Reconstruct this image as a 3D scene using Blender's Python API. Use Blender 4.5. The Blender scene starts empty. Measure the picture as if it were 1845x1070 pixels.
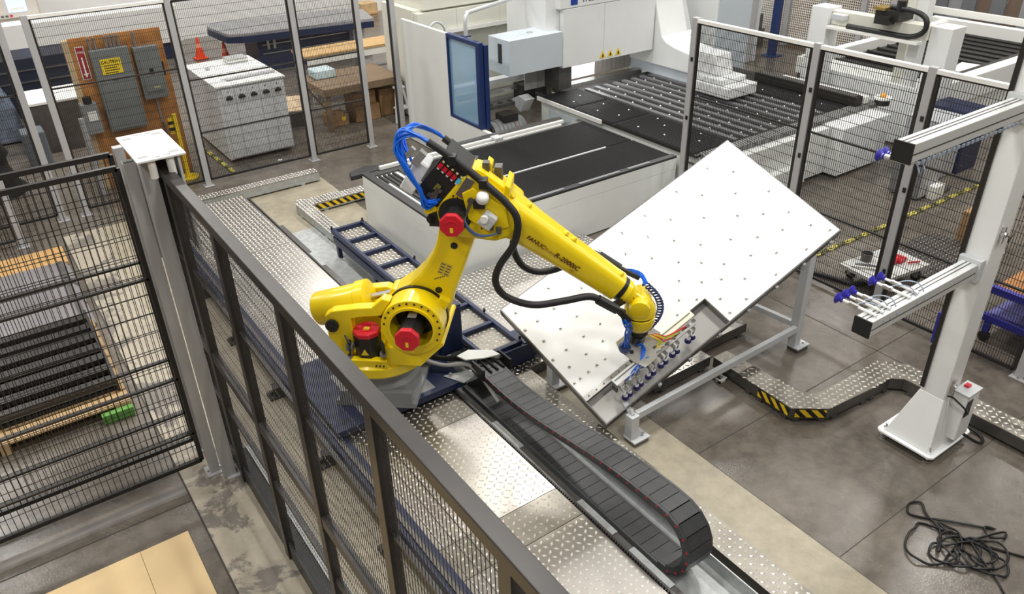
import bpy, bmesh, math, random
from mathutils import Vector, Matrix
random.seed(7)
S = bpy.context.scene
C = S.collection
PI = math.pi

# ------------------------------------------------------------------ camera
cam_d = bpy.data.cameras.new('camera'); cam = bpy.data.objects.new('camera', cam_d); C.objects.link(cam)
S.camera = cam
FPX, YAW, PITCH, ROLL = 1424.43, 0.60138, 0.533956, 0.0254925
cam_d.sensor_fit = 'HORIZONTAL'; cam_d.sensor_width = 36.0; cam_d.lens = 36.0 * FPX / 1845.0
cam_d.clip_start = 0.05; cam_d.clip_end = 200
Fw = Vector((math.sin(YAW)*math.cos(PITCH), math.cos(YAW)*math.cos(PITCH), -math.sin(PITCH)))
Rt = Vector((math.cos(YAW), -math.sin(YAW), 0)); Dn = Fw.cross(Rt)
cr, sr = math.cos(ROLL), math.sin(ROLL)
rx = cr*Rt + sr*Dn; dn = -sr*Rt + cr*Dn
m = Matrix((( rx.x, -dn.x, -Fw.x, 0), (rx.y, -dn.y, -Fw.y, 0), (rx.z, -dn.z, -Fw.z, 4.75), (0,0,0,1)))
cam.matrix_world = m

# ------------------------------------------------------------------ world, lamps, exposure
S.view_settings.view_transform = 'Standard'; S.view_settings.look = 'None'
S.view_settings.gamma = 1.0; S.view_settings.use_curve_mapping = False
S.view_settings.exposure = 0.85
W = bpy.data.worlds.new('world'); S.world = W; W.use_nodes = True
W.node_tree.nodes['Background'].inputs[0].default_value = (0.75, 0.78, 0.82, 1)
W.node_tree.nodes['Background'].inputs[1].default_value = 0.25
LAMP_X = (-2.4, 2.6, 7.6, 12.6, 17.6); LAMP_Y = (-0.6, 4.8, 10.2, 15.6, 21.0)
LAMP_W = 105.0
for lx in LAMP_X:
    for ly in LAMP_Y:
        d = bpy.data.lights.new('high_bay_lamp', 'AREA'); d.shape = 'RECTANGLE'; d.size = 0.7; d.size_y = 1.3
        d.energy = LAMP_W; d.color = (1.0, 0.975, 0.93)
        o = bpy.data.objects.new('high_bay_lamp', d); C.objects.link(o); o.location = (lx, ly, 8.2)

# ------------------------------------------------------------------ materials
MATS = {}
def mat(name, col, rough=0.5, metal=0.0, var=0.0, scale=8.0, bump=0.0, spec=0.5, col2=None, detail=6.0, coat=0.0):
    if name in MATS: return MATS[name]
    M = bpy.data.materials.new(name); M.use_nodes = True; MATS[name] = M
    nt = M.node_tree; b = nt.nodes['Principled BSDF']
    b.inputs['Base Color'].default_value = (*col, 1); b.inputs['Roughness'].default_value = rough
    b.inputs['Metallic'].default_value = metal; b.inputs['Specular IOR Level'].default_value = spec
    if coat: b.inputs['Coat Weight'].default_value = coat; b.inputs['Coat Roughness'].default_value = 0.12
    if var or bump or col2:
        tc = nt.nodes.new('ShaderNodeTexCoord'); nz = nt.nodes.new('ShaderNodeTexNoise')
        nz.inputs['Scale'].default_value = scale; nz.inputs['Detail'].default_value = detail; nz.inputs['Roughness'].default_value = 0.62
        nt.links.new(tc.outputs['Object'], nz.inputs['Vector'])
        if var or col2:
            rp = nt.nodes.new('ShaderNodeValToRGB'); nt.links.new(nz.outputs['Fac'], rp.inputs['Fac'])
            c2 = col2 if col2 else tuple(max(0, c*(1-var)) for c in col)
            rp.color_ramp.elements[0].position = 0.32; rp.color_ramp.elements[1].position = 0.68
            rp.color_ramp.elements[0].color = (*c2, 1); rp.color_ramp.elements[1].color = (*[min(1, c*(1+var*0.5)) for c in col], 1)
            nt.links.new(rp.outputs['Color'], b.inputs['Base Color'])
        if bump:
            bp = nt.nodes.new('ShaderNodeBump'); bp.inputs['Strength'].default_value = bump; bp.inputs['Distance'].default_value = 0.02
            nt.links.new(nz.outputs['Fac'], bp.inputs['Height']); nt.links.new(bp.outputs['Normal'], b.inputs['Normal'])
    return M

def concrete(name, a, b_, c_, rough=(0.28, 0.5), stain=0.5, peel=None):
    """floor: broad stains, fine speckle, polished in patches"""
    M = bpy.data.materials.new(name); M.use_nodes = True; MATS[name] = M
    nt = M.node_tree; L = nt.links; b = nt.nodes['Principled BSDF']
    tc = nt.nodes.new('ShaderNodeTexCoord')
    def noise(s, d, r=0.6, dist=0.0):
        n = nt.nodes.new('ShaderNodeTexNoise'); n.inputs['Scale'].default_value = s; n.inputs['Detail'].default_value = d
        n.inputs['Roughness'].default_value = r; n.inputs['Distortion'].default_value = dist
        L.new(tc.outputs['Object'], n.inputs['Vector']); return n
    def ramp(n, p0, c0, p1, c1):
        r = nt.nodes.new('ShaderNodeValToRGB'); L.new(n.outputs['Fac'], r.inputs['Fac'])
        r.color_ramp.elements[0].position = p0; r.color_ramp.elements[1].position = p1
        r.color_ramp.elements[0].color = (*c0, 1); r.color_ramp.elements[1].color = (*c1, 1); return r
    def mix(f, x, y, fac=None):
        mx = nt.nodes.new('ShaderNodeMix'); mx.data_type = 'RGBA'
        if fac is not None: mx.inputs['Factor'].default_value = fac
        else: L.new(f, mx.inputs['Factor'])
        L.new(x, mx.inputs[6]); L.new(y, mx.inputs[7]); return mx
    n1 = noise(0.55, 8, 0.65, 0.6); n2 = noise(6.0, 8, 0.7); n3 = noise(60, 3)
    r1 = ramp(n1, 0.35, a, 0.65, b_); r2 = ramp(n2, 0.38, c_, 0.62, b_)
    mx = mix(None, r1.outputs['Color'], r2.outputs['Color'], stain)
    out = mx.outputs[2]
    if peel:
        n4 = noise(1.6, 9, 0.7, 0.4); rp = ramp(n4, 0.49, (0,0,0), 0.53, (1,1,1)); rc = ramp(n2, 0.3, tuple(v*0.8 for v in peel), 0.7, peel)
        mx2 = mix(rp.outputs['Color'], out, rc.outputs['Color']); out = mx2.outputs[2]
    L.new(out, b.inputs['Base Color'])
    mr = nt.nodes.new('ShaderNodeMapRange'); L.new(n1.outputs['Fac'], mr.inputs['Value'])
    mr.inputs['From Min'].default_value = 0.3; mr.inputs['From Max'].default_value = 0.7
    mr.inputs['To Min'].default_value = rough[0]; mr.inputs['To Max'].default_value = rough[1]
    L.new(mr.outputs['Result'], b.inputs['Roughness'])
    bp = nt.nodes.new('ShaderNodeBump'); bp.inputs['Strength'].default_value = 0.12; bp.inputs['Distance'].default_value = 0.01
    L.new(n3.outputs['Fac'], bp.inputs['Height']); L.new(bp.outputs['Normal'], b.inputs['Normal'])
    return M
def hazard(name):
    """yellow and black slanted tape"""
    M = bpy.data.materials.new(name); M.use_nodes = True; MATS[name] = M
    nt = M.node_tree; L = nt.links; b = nt.nodes['Principled BSDF']; b.inputs['Roughness'].default_value = 0.45
    tc = nt.nodes.new('ShaderNodeTexCoord'); sp = nt.nodes.new('ShaderNodeSeparateXYZ'); L.new(tc.outputs['UV'], sp.inputs[0])
    ad = nt.nodes.new('ShaderNodeMath'); ad.operation = 'ADD'; L.new(sp.outputs[0], ad.inputs[0]); L.new(sp.outputs[1], ad.inputs[1])
    fr = nt.nodes.new('ShaderNodeMath'); fr.operation = 'FRACT'; L.new(ad.outputs[0], fr.inputs[0])
    gt = nt.nodes.new('ShaderNodeMath'); gt.operation = 'GREATER_THAN'; gt.inputs[1].default_value = 0.5; L.new(fr.outputs[0], gt.inputs[0])
    mx = nt.nodes.new('ShaderNodeMix'); mx.data_type = 'RGBA'; mx.inputs[6].default_value = (0.9, 0.62, 0.02, 1); mx.inputs[7].default_value = (0.015, 0.012, 0.01, 1)
    L.new(gt.outputs[0], mx.inputs['Factor']); L.new(mx.outputs[2], b.inputs['Base Color'])
    return M

concrete('concrete', (0.075,0.064,0.052), (0.195,0.17,0.142), (0.085,0.074,0.062), (0.13,0.36), 0.45)
concrete('pale_concrete', (0.30,0.262,0.19), (0.43,0.385,0.29), (0.21,0.185,0.14), (0.34,0.55), 0.38)
concrete('peeling_concrete', (0.36,0.32,0.25), (0.46,0.41,0.325), (0.27,0.24,0.19), (0.35,0.55), 0.35, peel=(0.20,0.18,0.155))
hazard('hazard')
YEL = mat('robot_yellow', (0.87,0.65,0.004), 0.30, var=0.04, scale=3, coat=0.25)
RED = mat('motor_red', (0.62,0.012,0.03), 0.38)
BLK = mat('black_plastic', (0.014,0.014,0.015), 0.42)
BLKM = mat('black_steel', (0.02,0.018,0.017), 0.4)
RUB = mat('black_rubber', (0.012,0.012,0.013), 0.5)
DKBR = mat('dark_bronze_paint', (0.030,0.026,0.0245), 0.36, var=0.25, scale=5)
GREYP = mat('grey_post_paint', (0.43,0.43,0.44), 0.42, var=0.06, scale=4)
LGREY = mat('light_grey_paint', (0.58,0.6,0.62), 0.42, var=0.05, scale=3)
WHT = mat('white_paint', (0.80,0.82,0.82), 0.36, var=0.03, scale=2)
WHTM = mat('machine_white', (0.76,0.78,0.76), 0.4, var=0.05, scale=1.5)
CREAM = mat('machine_cream', (0.72,0.72,0.64), 0.42, var=0.05, scale=1.5)
BLUEGREY = mat('machine_blue_grey', (0.55,0.61,0.66), 0.4, var=0.04, scale=2)
GREYM = mat('pedestal_grey', (0.26,0.27,0.275), 0.42, var=0.12, scale=6)
NAVY = mat('navy_paint', (0.012,0.021,0.066), 0.4, var=0.15, scale=5)
BLUE = mat('machine_blue', (0.012,0.03,0.12), 0.35)
ROYAL = mat('royal_blue', (0.03,0.03,0.30), 0.4)
ALU = mat('tread_aluminium', (0.50,0.475,0.44), 0.30, 0.9, var=0.10, scale=4)
ALUL = mat('tread_bar_bright', (0.90,0.88,0.84), 0.28, 0.35)
ALULD = mat('tread_bar_worn', (0.72,0.68,0.60), 0.3, 0.4)
ALUD = mat('tread_aluminium_worn', (0.30,0.28,0.245), 0.36, 0.9, var=0.2, scale=5)
GALV = mat('galvanised_steel', (0.50,0.52,0.52), 0.5, 0.6, var=0.2, scale=14)
STEEL = mat('brushed_steel', (0.60,0.59,0.57), 0.3, 1.0, var=0.12, scale=20)
CHROME = mat('chrome', (0.8,0.8,0.82), 0.14, 1.0)
TRAY = mat('steel_tray', (0.40,0.39,0.375), 0.38, 0.85, var=0.1, scale=3)
DSTEEL = mat('dark_steel', (0.16,0.155,0.15), 0.4, 0.7, var=0.2, scale=8)
BRUSH = mat('brush_black', (0.012,0.012,0.012), 0.75, var=0.4, scale=40, bump=0.3)
BLUEH = mat('blue_hose', (0.006,0.13,0.72), 0.28)
WOOD = mat('orange_plywood', (0.46,0.20,0.055), 0.6, var=0.3, scale=6)
TAN = mat('tan_cardboard', (0.74,0.55,0.30), 0.7, var=0.06, scale=3)
BROWN = mat('brown_bench', (0.20,0.135,0.08), 0.55, var=0.2, scale=5)
KRAFT = mat('kraft_cardboard', (0.32,0.19,0.09), 0.7, var=0.15, scale=5)
PANELG = mat('electric_panel_grey', (0.17,0.185,0.185), 0.45, var=0.08, scale=4)
ORANGE = mat('cone_orange', (0.85,0.07,0.015), 0.5)
SAFEY = mat('safety_yellow', (0.85,0.62,0.02), 0.45)
WALLW = mat('wall_white', (0.80,0.80,0.79), 0.6, var=0.04, scale=1)
WALLT = mat('wall_tan', (0.46,0.42,0.36), 0.7, var=0.1, scale=1)
CEILM = mat('ceiling_grey', (0.5,0.5,0.5), 0.8)
LABW = mat('label_white', (0.85,0.85,0.82), 0.5)
PALLET = mat('pallet_wood', (0.55,0.38,0.2), 0.7, var=0.25, scale=7)
GREENP = mat('green_wrap', (0.1,0.3,0.05), 0.5)
GREYSHEET = mat('grey_sheet', (0.27,0.255,0.27), 0.4, 0.3, var=0.12, scale=2)
GLOW = None
def glass(name, col, rough=0.03, alpha=0.35):
    M = bpy.data.materials.new(name); M.use_nodes = True; MATS[name] = M
    b = M.node_tree.nodes['Principled BSDF']; b.inputs['Base Color'].default_value = (*col,1); b.inputs['Roughness'].default_value = rough
    b.inputs['Alpha'].default_value = alpha
    return M
BLUEGLASS = glass('blue_tinted_pane', (0.30,0.52,0.72), 0.08, 0.5)
def emis(name, col, s):
    M = bpy.data.materials.new(name); M.use_nodes = True; b = M.node_tree.nodes['Principled BSDF']
    b.inputs['Base Color'].default_value = (*col,1); b.inputs['Emission Color'].default_value = (*col,1); b.inputs['Emission Strength'].default_value = s; return M
SCREEN = emis('screen_blue', (0.35,0.5,0.95), 0.9)

# ------------------------------------------------------------------ mesh helpers
class MB:
    def __init__(s): s.v = []; s.f = []; s.uv = None
    def add(s, vs, fs):
        n = len(s.v); s.v += [tuple(p) for p in vs]; s.f += [tuple(i+n for i in q) for q in fs]; return s
    def box(s, x0, x1, y0, y1, z0, z1):
        return s.add([(x0,y0,z0),(x1,y0,z0),(x1,y1,z0),(x0,y1,z0),(x0,y0,z1),(x1,y0,z1),(x1,y1,z1),(x0,y1,z1)],
                     [(0,3,2,1),(4,5,6,7),(0,1,5,4),(1,2,6,5),(2,3,7,6),(3,0,4,7)])
    def obox(s, c, a, b, n, ha, hb, hn):
        c, a, b, n = Vector(c), Vector(a).normalized()*ha, Vector(b).normalized()*hb, Vector(n).normalized()*hn
        vs = [c+i*a+j*b+k*n for k in (-1,1) for i, j in ((-1,-1),(1,-1),(1,1),(-1,1))]
        return s.add(vs, [(0,3,2,1),(4,5,6,7),(0,1,5,4),(1,2,6,5),(2,3,7,6),(3,0,4,7)])
    def bar(s, p0, p1, w, h, up=(0,0,1)):
        p0, p1 = Vector(p0), Vector(p1); d = p1-p0; up = Vector(up)
        sd = d.cross(up); sd = sd.normalized() if sd.length > 1e-6 else Vector((1,0,0))
        u = sd.cross(d).normalized()
        return s.obox((p0+p1)/2, d, sd, u, d.length/2, w/2, h/2)
    def prism(s, poly, fn, t0, t1):
        n = len(poly); vs = [fn(a, b, t0) for a, b in poly] + [fn(a, b, t1) for a, b in poly]
        return s.add(vs, [tuple(range(n-1,-1,-1)), tuple(range(n,2*n))] + [(i,(i+1)%n,(i+1)%n+n,i+n) for i in range(n)])
    def cyl(s, p0, p1, r0, r1=None, seg=16, cap=True, ph=0.0):
        r1 = r0 if r1 is None else r1; p0, p1 = Vector(p0), Vector(p1); d = (p1-p0).normalized()
        a = d.orthogonal().normalized(); b = d.cross(a)
        vs = [p0+r0*(a*math.cos(2*PI*i/seg+ph)+b*math.sin(2*PI*i/seg+ph)) for i in range(seg)] + [p1+r1*(a*math.cos(2*PI*i/seg+ph)+b*math.sin(2*PI*i/seg+ph)) for i in range(seg)]
        fs = [(i,(i+1)%seg,(i+1)%seg+seg,i+seg) for i in range(seg)]
        if cap: fs += [tuple(range(seg-1,-1,-1)), tuple(range(seg,2*seg))]
        return s.add(vs, fs)
    def ring(s, c, ax, R, r, h, seg=32, a0=0.0, a1=2*PI, ref=None):
        """annulus of height h along ax starting at c"""
        c, ax = Vector(c), Vector(ax).normalized(); a = Vector(ref).normalized() if ref else ax.orthogonal().normalized(); b = ax.cross(a)
        full = abs(a1-a0-2*PI) < 1e-6; n = seg if full else seg+1; vs = []
        for i in range(n):
            t = a0+(a1-a0)*i/seg; d = a*math.cos(t)+b*math.sin(t)
            vs += [c+d*r, c+d*R, c+d*R+ax*h, c+d*r+ax*h]
        fs = []
        for i in range(seg):
            j = (i+1) % n
            for k in range(4): fs.append((i*4+k, i*4+(k+1)%4, j*4+(k+1)%4, j*4+k))
        if not full: fs += [(0,3,2,1), tuple((n-1)*4+k for k in range(4))]
        return s.add(vs, fs)
    def lathe(s, prof, o, ax=(0,0,1), seg=24):
        o, ax = Vector(o), Vector(ax).normalized(); a = ax.orthogonal().normalized(); b = ax.cross(a); n = len(prof); vs = []
        for i in range(seg):
            t = 2*PI*i/seg; d = a*math.cos(t)+b*math.sin(t)
            vs += [o+d*r+ax*h for r, h in prof]
        fs = [(i*n+k, ((i+1)%seg)*n+k, ((i+1)%seg)*n+k+1, i*n+k+1) for i in range(seg) for k in range(n-1)]
        fs += [tuple(i*n for i in range(seg-1,-1,-1)), tuple(i*n+n-1 for i in range(seg))]
        return s.add(vs, fs)
    def tube(s, pts, r, seg=8, sub=5, smooth=True, taper=None):
        P = [Vector(p) for p in pts]
        if smooth and len(P) > 2:
            Q = []; E_ = [2*P[0]-P[1]] + P + [2*P[-1]-P[-2]]
            for i in range(1, len(E_)-2):
                p0, p1, p2, p3 = E_[i-1:i+3]
                for k in range(sub):
                    t = k/sub; Q.append(0.5*((2*p1)+(p2-p0)*t+(2*p0-5*p1+4*p2-p3)*t*t+(3*p1-p0-3*p2+p3)*t**3))
            Q.append(P[-1]); P = Q
        n = len(P); base = len(s.v); a = None
        for i, p in enumerate(P):
            d = (P[min(i+1,n-1)]-P[max(i-1,0)])
            d = d.normalized() if d.length > 1e-9 else Vector((0,0,1))
            a = d.orthogonal().normalized() if a is None else (a-d*a.dot(d))
            a = a.normalized() if a.length > 1e-6 else d.orthogonal().normalized(); b = d.cross(a)
            for k in range(seg): s.v.append(tuple(p+r*(a*math.cos(2*PI*k/seg)+b*math.sin(2*PI*k/seg))))
        for i in range(n-1):
            for k in range(seg): s.f.append((base+i*seg+k, base+i*seg+(k+1)%seg, base+(i+1)*seg+(k+1)%seg, base+(i+1)*seg+k))
        s.f += [tuple(base+k for k in range(seg-1,-1,-1)), tuple(base+(n-1)*seg+k for k in range(seg))]
        return s
    def wires(s, o, u, v, lu, lv, du, dv, r=0.002):
        """welded mesh: wires along v every du, wires along u every dv"""
        o, u, v = Vector(o), Vector(u).normalized(), Vector(v).normalized(); n = u.cross(v)
        def w(p, q, sd, off):
            vs = [p+sd*r+n*off, p-sd*r+n*off, p-sd*r+n*(off+2*r), p+sd*r+n*(off+2*r)]; vs += [x+(q-p) for x in vs]
            s.add(vs, [(0,1,5,4),(1,2,6,5),(2,3,7,6),(3,0,4,7)])
        k = int(lu/du)
        for i in range(1, k+1): p = o+u*(lu*i/(k+1)); w(p, p+v*lv, u, -r)
        k = int(lv/dv)
        for i in range(1, k+1): p = o+v*(lv*i/(k+1)); w(p, p+u*lu, v, r)
        return s
    def mesh(s, name):
        me = bpy.data.meshes.new(name); me.from_pydata(s.v, [], s.f); me.update(); return me

ROOTM = {}
def _props(o, label=None, cat=None, group=None, kind=None):
    if label: o['label'] = label
    if cat: o['category'] = cat
    if group: o['group'] = group
    if kind: o['kind'] = kind
    return o
def thing(name, label, cat, loc=(0,0,0), rotz=0.0, group=None):
    o = bpy.data.objects.new(name, None); C.objects.link(o); o.location = loc; o.rotation_euler = (0,0,rotz); o.empty_display_size = 0.1
    ROOTM[o.name] = Matrix.Translation(Vector(loc)) @ Matrix.Rotation(rotz, 4, 'Z')
    return _props(o, label, cat, group)
def fix_normals(me):
    bm = bmesh.new(); bm.from_mesh(me); bmesh.ops.recalc_face_normals(bm, faces=bm.faces); bm.to_mesh(me); bm.free()
def obj(name, mb, material, parent=None, local=False, smooth=False, bev=0.0, kind=None, label=None, fixn=True):
    me = mb.mesh(name) if isinstance(mb, MB) else mb
    if isinstance(mb, MB) and fixn: fix_normals(me)
    if material and not me.materials: me.materials.append(material)
    if smooth:
        for p in me.polygons: p.use_smooth = True
        me.set_sharp_from_angle(angle=math.radians(smooth if smooth > 1 else 40))
    o = bpy.data.objects.new(name, me); C.objects.link(o)
    if parent is not None:
        o.parent = parent
        if parent.type == 'EMPTY' and not local: o.matrix_parent_inverse = ROOTM[parent.name].inverted()
    if bev:
        b = o.modifiers.new('bevel', 'BEVEL'); b.width = bev; b.segments = 2; b.limit_method = 'ANGLE'; b.angle_limit = math.radians(40)
    return _props(o, label, None, None, kind)
def solo(name, mb, material, label, cat, group=None, **k):
    o = obj(name, mb, material, **k); return _props(o, label, cat, group)
def struct(name, mb, material, **k):
    o = obj(name, mb, material, **k); o['kind'] = 'structure'; return o
def box(name, b, material, parent=None, **k): return obj(name, MB().box(*b), material, parent, **k)
def copy_tree(o, loc=None, rotz=None, label=None):
    c = o.copy(); C.objects.link(c)
    if loc is not None: c.location = loc
    if rotz is not None: c.rotation_euler = (0,0,rotz)
    if label: c['label'] = label
    for ch in list(o.children):
        k = ch.copy(); C.objects.link(k); k.parent = c
        for g in list(ch.children):
            q = g.copy(); C.objects.link(q); q.parent = k
    return c
def text(name, body, size, mtx, material, parent, ext=0.0008, local=False, shear=0.0, bold=0.0):
    cu = bpy.data.curves.new(name, 'FONT'); cu.body = body; cu.size = size; cu.extrude = ext; cu.shear = shear; cu.offset = bold
    cu.align_x = 'CENTER'; cu.align_y = 'CENTER'; cu.resolution_u = 2
    t = bpy.data.objects.new(name, cu); C.objects.link(t)
    dg = bpy.context.evaluated_depsgraph_get(); me = bpy.data.meshes.new_from_object(t.evaluated_get(dg))
    bpy.data.objects.remove(t); me.transform(mtx)
    return obj(name, me, material, parent, local=local)
def frame_m(o, x, y):
    x, y = Vector(x).normalized(), Vector(y).normalized(); z = x.cross(y)
    return Matrix(((x.x,y.x,z.x,o[0]),(x.y,y.y,z.y,o[1]),(x.z,y.z,z.z,o[2]),(0,0,0,1)))

def lozenges(poly_test, x0, x1, y0, y1, z, pitch=0.054, L=0.0245, w=0.0098, h=0.0055, mb=None):
    """raised tread bars, turned left and right in turn"""
    mb = mb or MB(); nx, ny = max(1,int((x1-x0)/pitch)), max(1,int((y1-y0)/pitch)); c = math.sqrt(0.5)
    for i in range(nx):
        for j in range(ny):
            x = x0+(i+0.5)*(x1-x0)/nx; y = y0+(j+0.5)*(y1-y0)/ny
            if poly_test and not poly_test(x, y): continue
            s_ = 1 if (i+j) % 2 else -1
            a = (c*L, s_*c*L); b = (-s_*c*w, c*w)
            vs = [(x+a[0],y+a[1],z),(x+b[0],y+b[1],z),(x-a[0],y-a[1],z),(x-b[0],y-b[1],z),(x+a[0]*0.5,y+a[1]*0.5,z+h),(x-a[0]*0.5,y-a[1]*0.5,z+h)]
            n = len(mb.v); mb.v += vs
            mb.f += [(n,n+1,n+4),(n+1,n+5,n+4),(n+1,n+2,n+5),(n+2,n+3,n+5),(n+3,n+4,n+5),(n+3,n,n+4)]
    return mb
def inpoly(poly):
    def t(x, y):
        r = False; n = len(poly)
        for i in range(n):
            (xa,ya),(xb,yb) = poly[i], poly[(i+1)%n]
            if (ya > y) != (yb > y) and x < (xb-xa)*(y-ya)/(yb-ya)+xa: r = not r
        return r
    return t

# ================================================================== THE SETTING
struct('floor', MB().box(-8,26,-8,28,-0.2,0), MATS['concrete'])
struct('floor_foundation_slab', MB().box(0.97,4.28,-6,11.75,0.0,0.004), MATS['pale_concrete'])
struct('floor_painted_margin', MB().box(0.515,0.97,-6,11.75,0.0,0.004), MATS['peeling_concrete'])
jm = mat('joint_dark', (0.05,0.045,0.04), 0.8)
fj = MB()
fj.box(0.50,0.515,-6,11.75,0,0.002)
fj.box(4.28,4.288,-6,11.75,0,0.002)
fj.box(4.30,8.9,3.42,3.428,0,0.002); fj.box(6.93,6.938,-6,5,0,0.002); fj.box(-8,0.5,5.52,5.53,0,0.002); fj.box(4.3,26,2.0,2.006,0,0.002)
fj.box(8.9,26,8.0,8.01,0,0.002); fj.box(-8,26,16,16.01,0,0.002)
struct('floor_joint', fj, jm)
fb = MB(); fb.box(-8,0.5,5.62,5.74,0,0.0015); fb.box(-8,0.5,4.9,4.96,0,0.0015)
struct('floor_dark_band', fb, mat('floor_band', (0.17,0.155,0.14), 0.4, var=0.3, scale=3))
struct('ceiling', MB().box(-8,26,-8,28,9.6,9.8), CEILM)
struct('wall_back', MB().box(-8,26,27.8,28,0,9.6), WALLT)
struct('wall_left', MB().box(-8.2,-8,-8,28,0,9.6), WALLT)
struct('wall_right', MB().box(26,26.2,-8,28,0,9.6), WALLT)
struct('wall_front', MB().box(-8,26,-8.2,-8,0,9.6), WALLT)
struct('wall_partition', MB().box(0.2,14.0,23.4,23.55,0,2.6), WALLW)

# ================================================================== ROBOT TRACK
PZ = 0.22
trk = thing('robot_track', 'long robot rail bed topped with diamond tread plates beside the dark fence', 'rail track', (2.3,5,0))
ys = [-1.5, 0.15, 1.70, 2.35, 3.32, 3.66, 4.84, 5.9, 7.4, 9.2, 11.12]
for k in range(len(ys)-1):
    p = box('tread_plate', (1.80,2.885,ys[k]+0.003,ys[k+1]-0.003,PZ-0.012,PZ), ALUD if k in (4,6) else ALU, trk)
    obj('tread_pattern', lozenges(None, 1.82,2.87,ys[k]+0.01,ys[k+1]-0.01,PZ), ALULD if k in (4,6) else ALUL, p, kind='stuff', fixn=False)
box('rail_bed', (1.86,2.86,-1.5,11.1,0.004,PZ-0.014), GREYM, trk)
b = MB().box(1.66,1.80,-1.5,11.0,0.10,0.24); obj('guide_beam', b, NAVY, trk, bev=0.006)
b = MB().box(1.70,1.735,-1.5,11.0,0.24,0.262); obj('linear_rail', b, DSTEEL, trk)
b = MB().box(2.905,2.93,-1.5,11.0,0.16,0.215)
obj('rack_bar', b, DSTEEL, trk)
rt = MB()
y = -1.0
while y < 10.9:
    rt.box(2.888,2.908,y,y+0.012,0.19,0.226); y += 0.026
obj('rack_teeth', rt, BLKM, trk, kind='stuff', fixn=False)
for y in (0.4,1.6,2.8,4.0,5.2,6.4,7.6,8.8,10.0):
    obj('foot_bracket', MB().box(1.52,1.70,y,y+0.14,0.004,0.03).box(1.58,1.70,y+0.02,y+0.12,0.03,0.12).cyl((1.55,y+0.07,0.03),(1.55,y+0.07,0.075),0.02), BLKM, trk)
# cable tray behind the fence
ct = thing('cable_tray', 'narrow galvanised cable tray lying along the foot of the dark fence', 'cable tray', (1.13,3,0))
box('tray_floor', (1.09,1.17,-1.0,5.9,0.006,0.012), GALV, ct); box('tray_side', (1.085,1.092,-1.0,5.9,0.006,0.05), GALV, ct); box('tray_side', (1.168,1.175,-1.0,5.9,0.006,0.05), GALV, ct)

# chain trough
tr = thing('chain_trough', 'open galvanised sheet trough running beside the robot rail bed', 'trough', (3.25,5,0))
box('trough_floor', (3.0,3.43,2.0,9.85,0.006,0.02), GALV, tr)
box('trough_side', (2.985,3.0,1.0,9.85,0.006,0.17), GALV, tr); box('trough_side', (3.43,3.44,1.9,9.2,0.006,0.14), GALV, tr)
box('trough_flange', (2.94,3.0,1.0,9.85,0.171,0.178), DSTEEL, tr)
for y in (2.45,3.05,4.25,6.5,8.4): box('splice_plate', (2.938,3.002,y,y+0.42,0.179,0.186), GALV, tr)
# ------------------------------------------------------------------ energy chain
ch = thing('energy_chain', 'black plastic cable drag chain looping back beside the rail bed', 'cable chain', (3.25,4,0))
lk = MB(); lk.box(-0.0475,0.0475,-0.10,0.10,0.004,0.014); lk.box(-0.052,0.052,-0.10,0.10,-0.035,-0.028)
for s_ in (-1,1):
    lk.box(-0.052,0.052,s_*0.112-0.010,s_*0.112+0.010,-0.045,0.014)
lk_me = lk.mesh('chain_link'); fix_normals(lk_me); lk_me.materials.append(mat('chain_grey', (0.035,0.037,0.04), 0.38, var=0.2, scale=10))
rd = MB()
rd.cyl((0.05,0.120,0.0),(0.05,0.126,0.0),0.010,seg=6)
rd_me = rd.mesh('pivot_pin'); rd_me.materials.append(mat('pin_red', (0.45,0.01,0.03), 0.5))
xc = 3.22; Rb = 0.19; zlow = 0.075; yb = 2.66
dl = 0.1; Rb = 0.27; zlow = 0.075; yb = 2.72
dense = []
N = 60
for i in range(N+1):
    t = i/N; y = 5.16+(yb-5.16)*t
    dense.append((y, 0.45-0.10*math.sin(PI*min(1,t*1.25))*(1-t)+(zlow+2*Rb-0.45)*(t*t*(3-2*t))))
for i in range(1, 40): t = PI*i/40; dense.append((yb-Rb*math.sin(t), zlow+Rb+Rb*math.cos(t)))
for i in range(61): dense.append((yb+(5.45-yb)*i/60, zlow))
path = [dense[0]]; acc = 0.0
for (p, q) in zip(dense, dense[1:]):
    L_ = math.hypot(q[0]-p[0], q[1]-p[1]); pos = 0.0
    while acc+(L_-pos) >= dl:
        pos += dl-acc; acc = 0.0; f_ = pos/L_; path.append((p[0]+(q[0]-p[0])*f_, p[1]+(q[1]-p[1])*f_))
    acc += L_-pos
for i in range(len(path)-1):
    (ya,za),(yb2,zb) = path[i], path[i+1]; d = Vector((0,yb2-ya,zb-za)).normalized(); sx = Vector((1,0,0))
    o = bpy.data.objects.new('chain_link', lk_me); C.objects.link(o); o.parent = ch; o.matrix_parent_inverse = ROOTM[ch.name].inverted()
    c = Vector((xc,(ya+yb2)/2,(za+zb)/2)); up = sx.cross(d)
    low = yb2 > ya and za < zlow+0.02
    if low: up = Vector((0,0,1))
    elif (c-Vector((xc, max(yb, c.y), zlow+Rb if c.y < yb+0.2 else 0.2))).dot(up) < 0: up = -up
    sd = up.cross(d)
    o.matrix_basis = Matrix(((d.x,sd.x,up.x,c.x),(d.y,sd.y,up.y,c.y),(d.z,sd.z,up.z,c.z),(0,0,0,1)))
    if not low:
        q = bpy.data.objects.new('pivot_pin', rd_me); C.objects.link(q); q.parent = o; q.scale = (1, -1 if sd.x > 0 else 1, 1)
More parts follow.
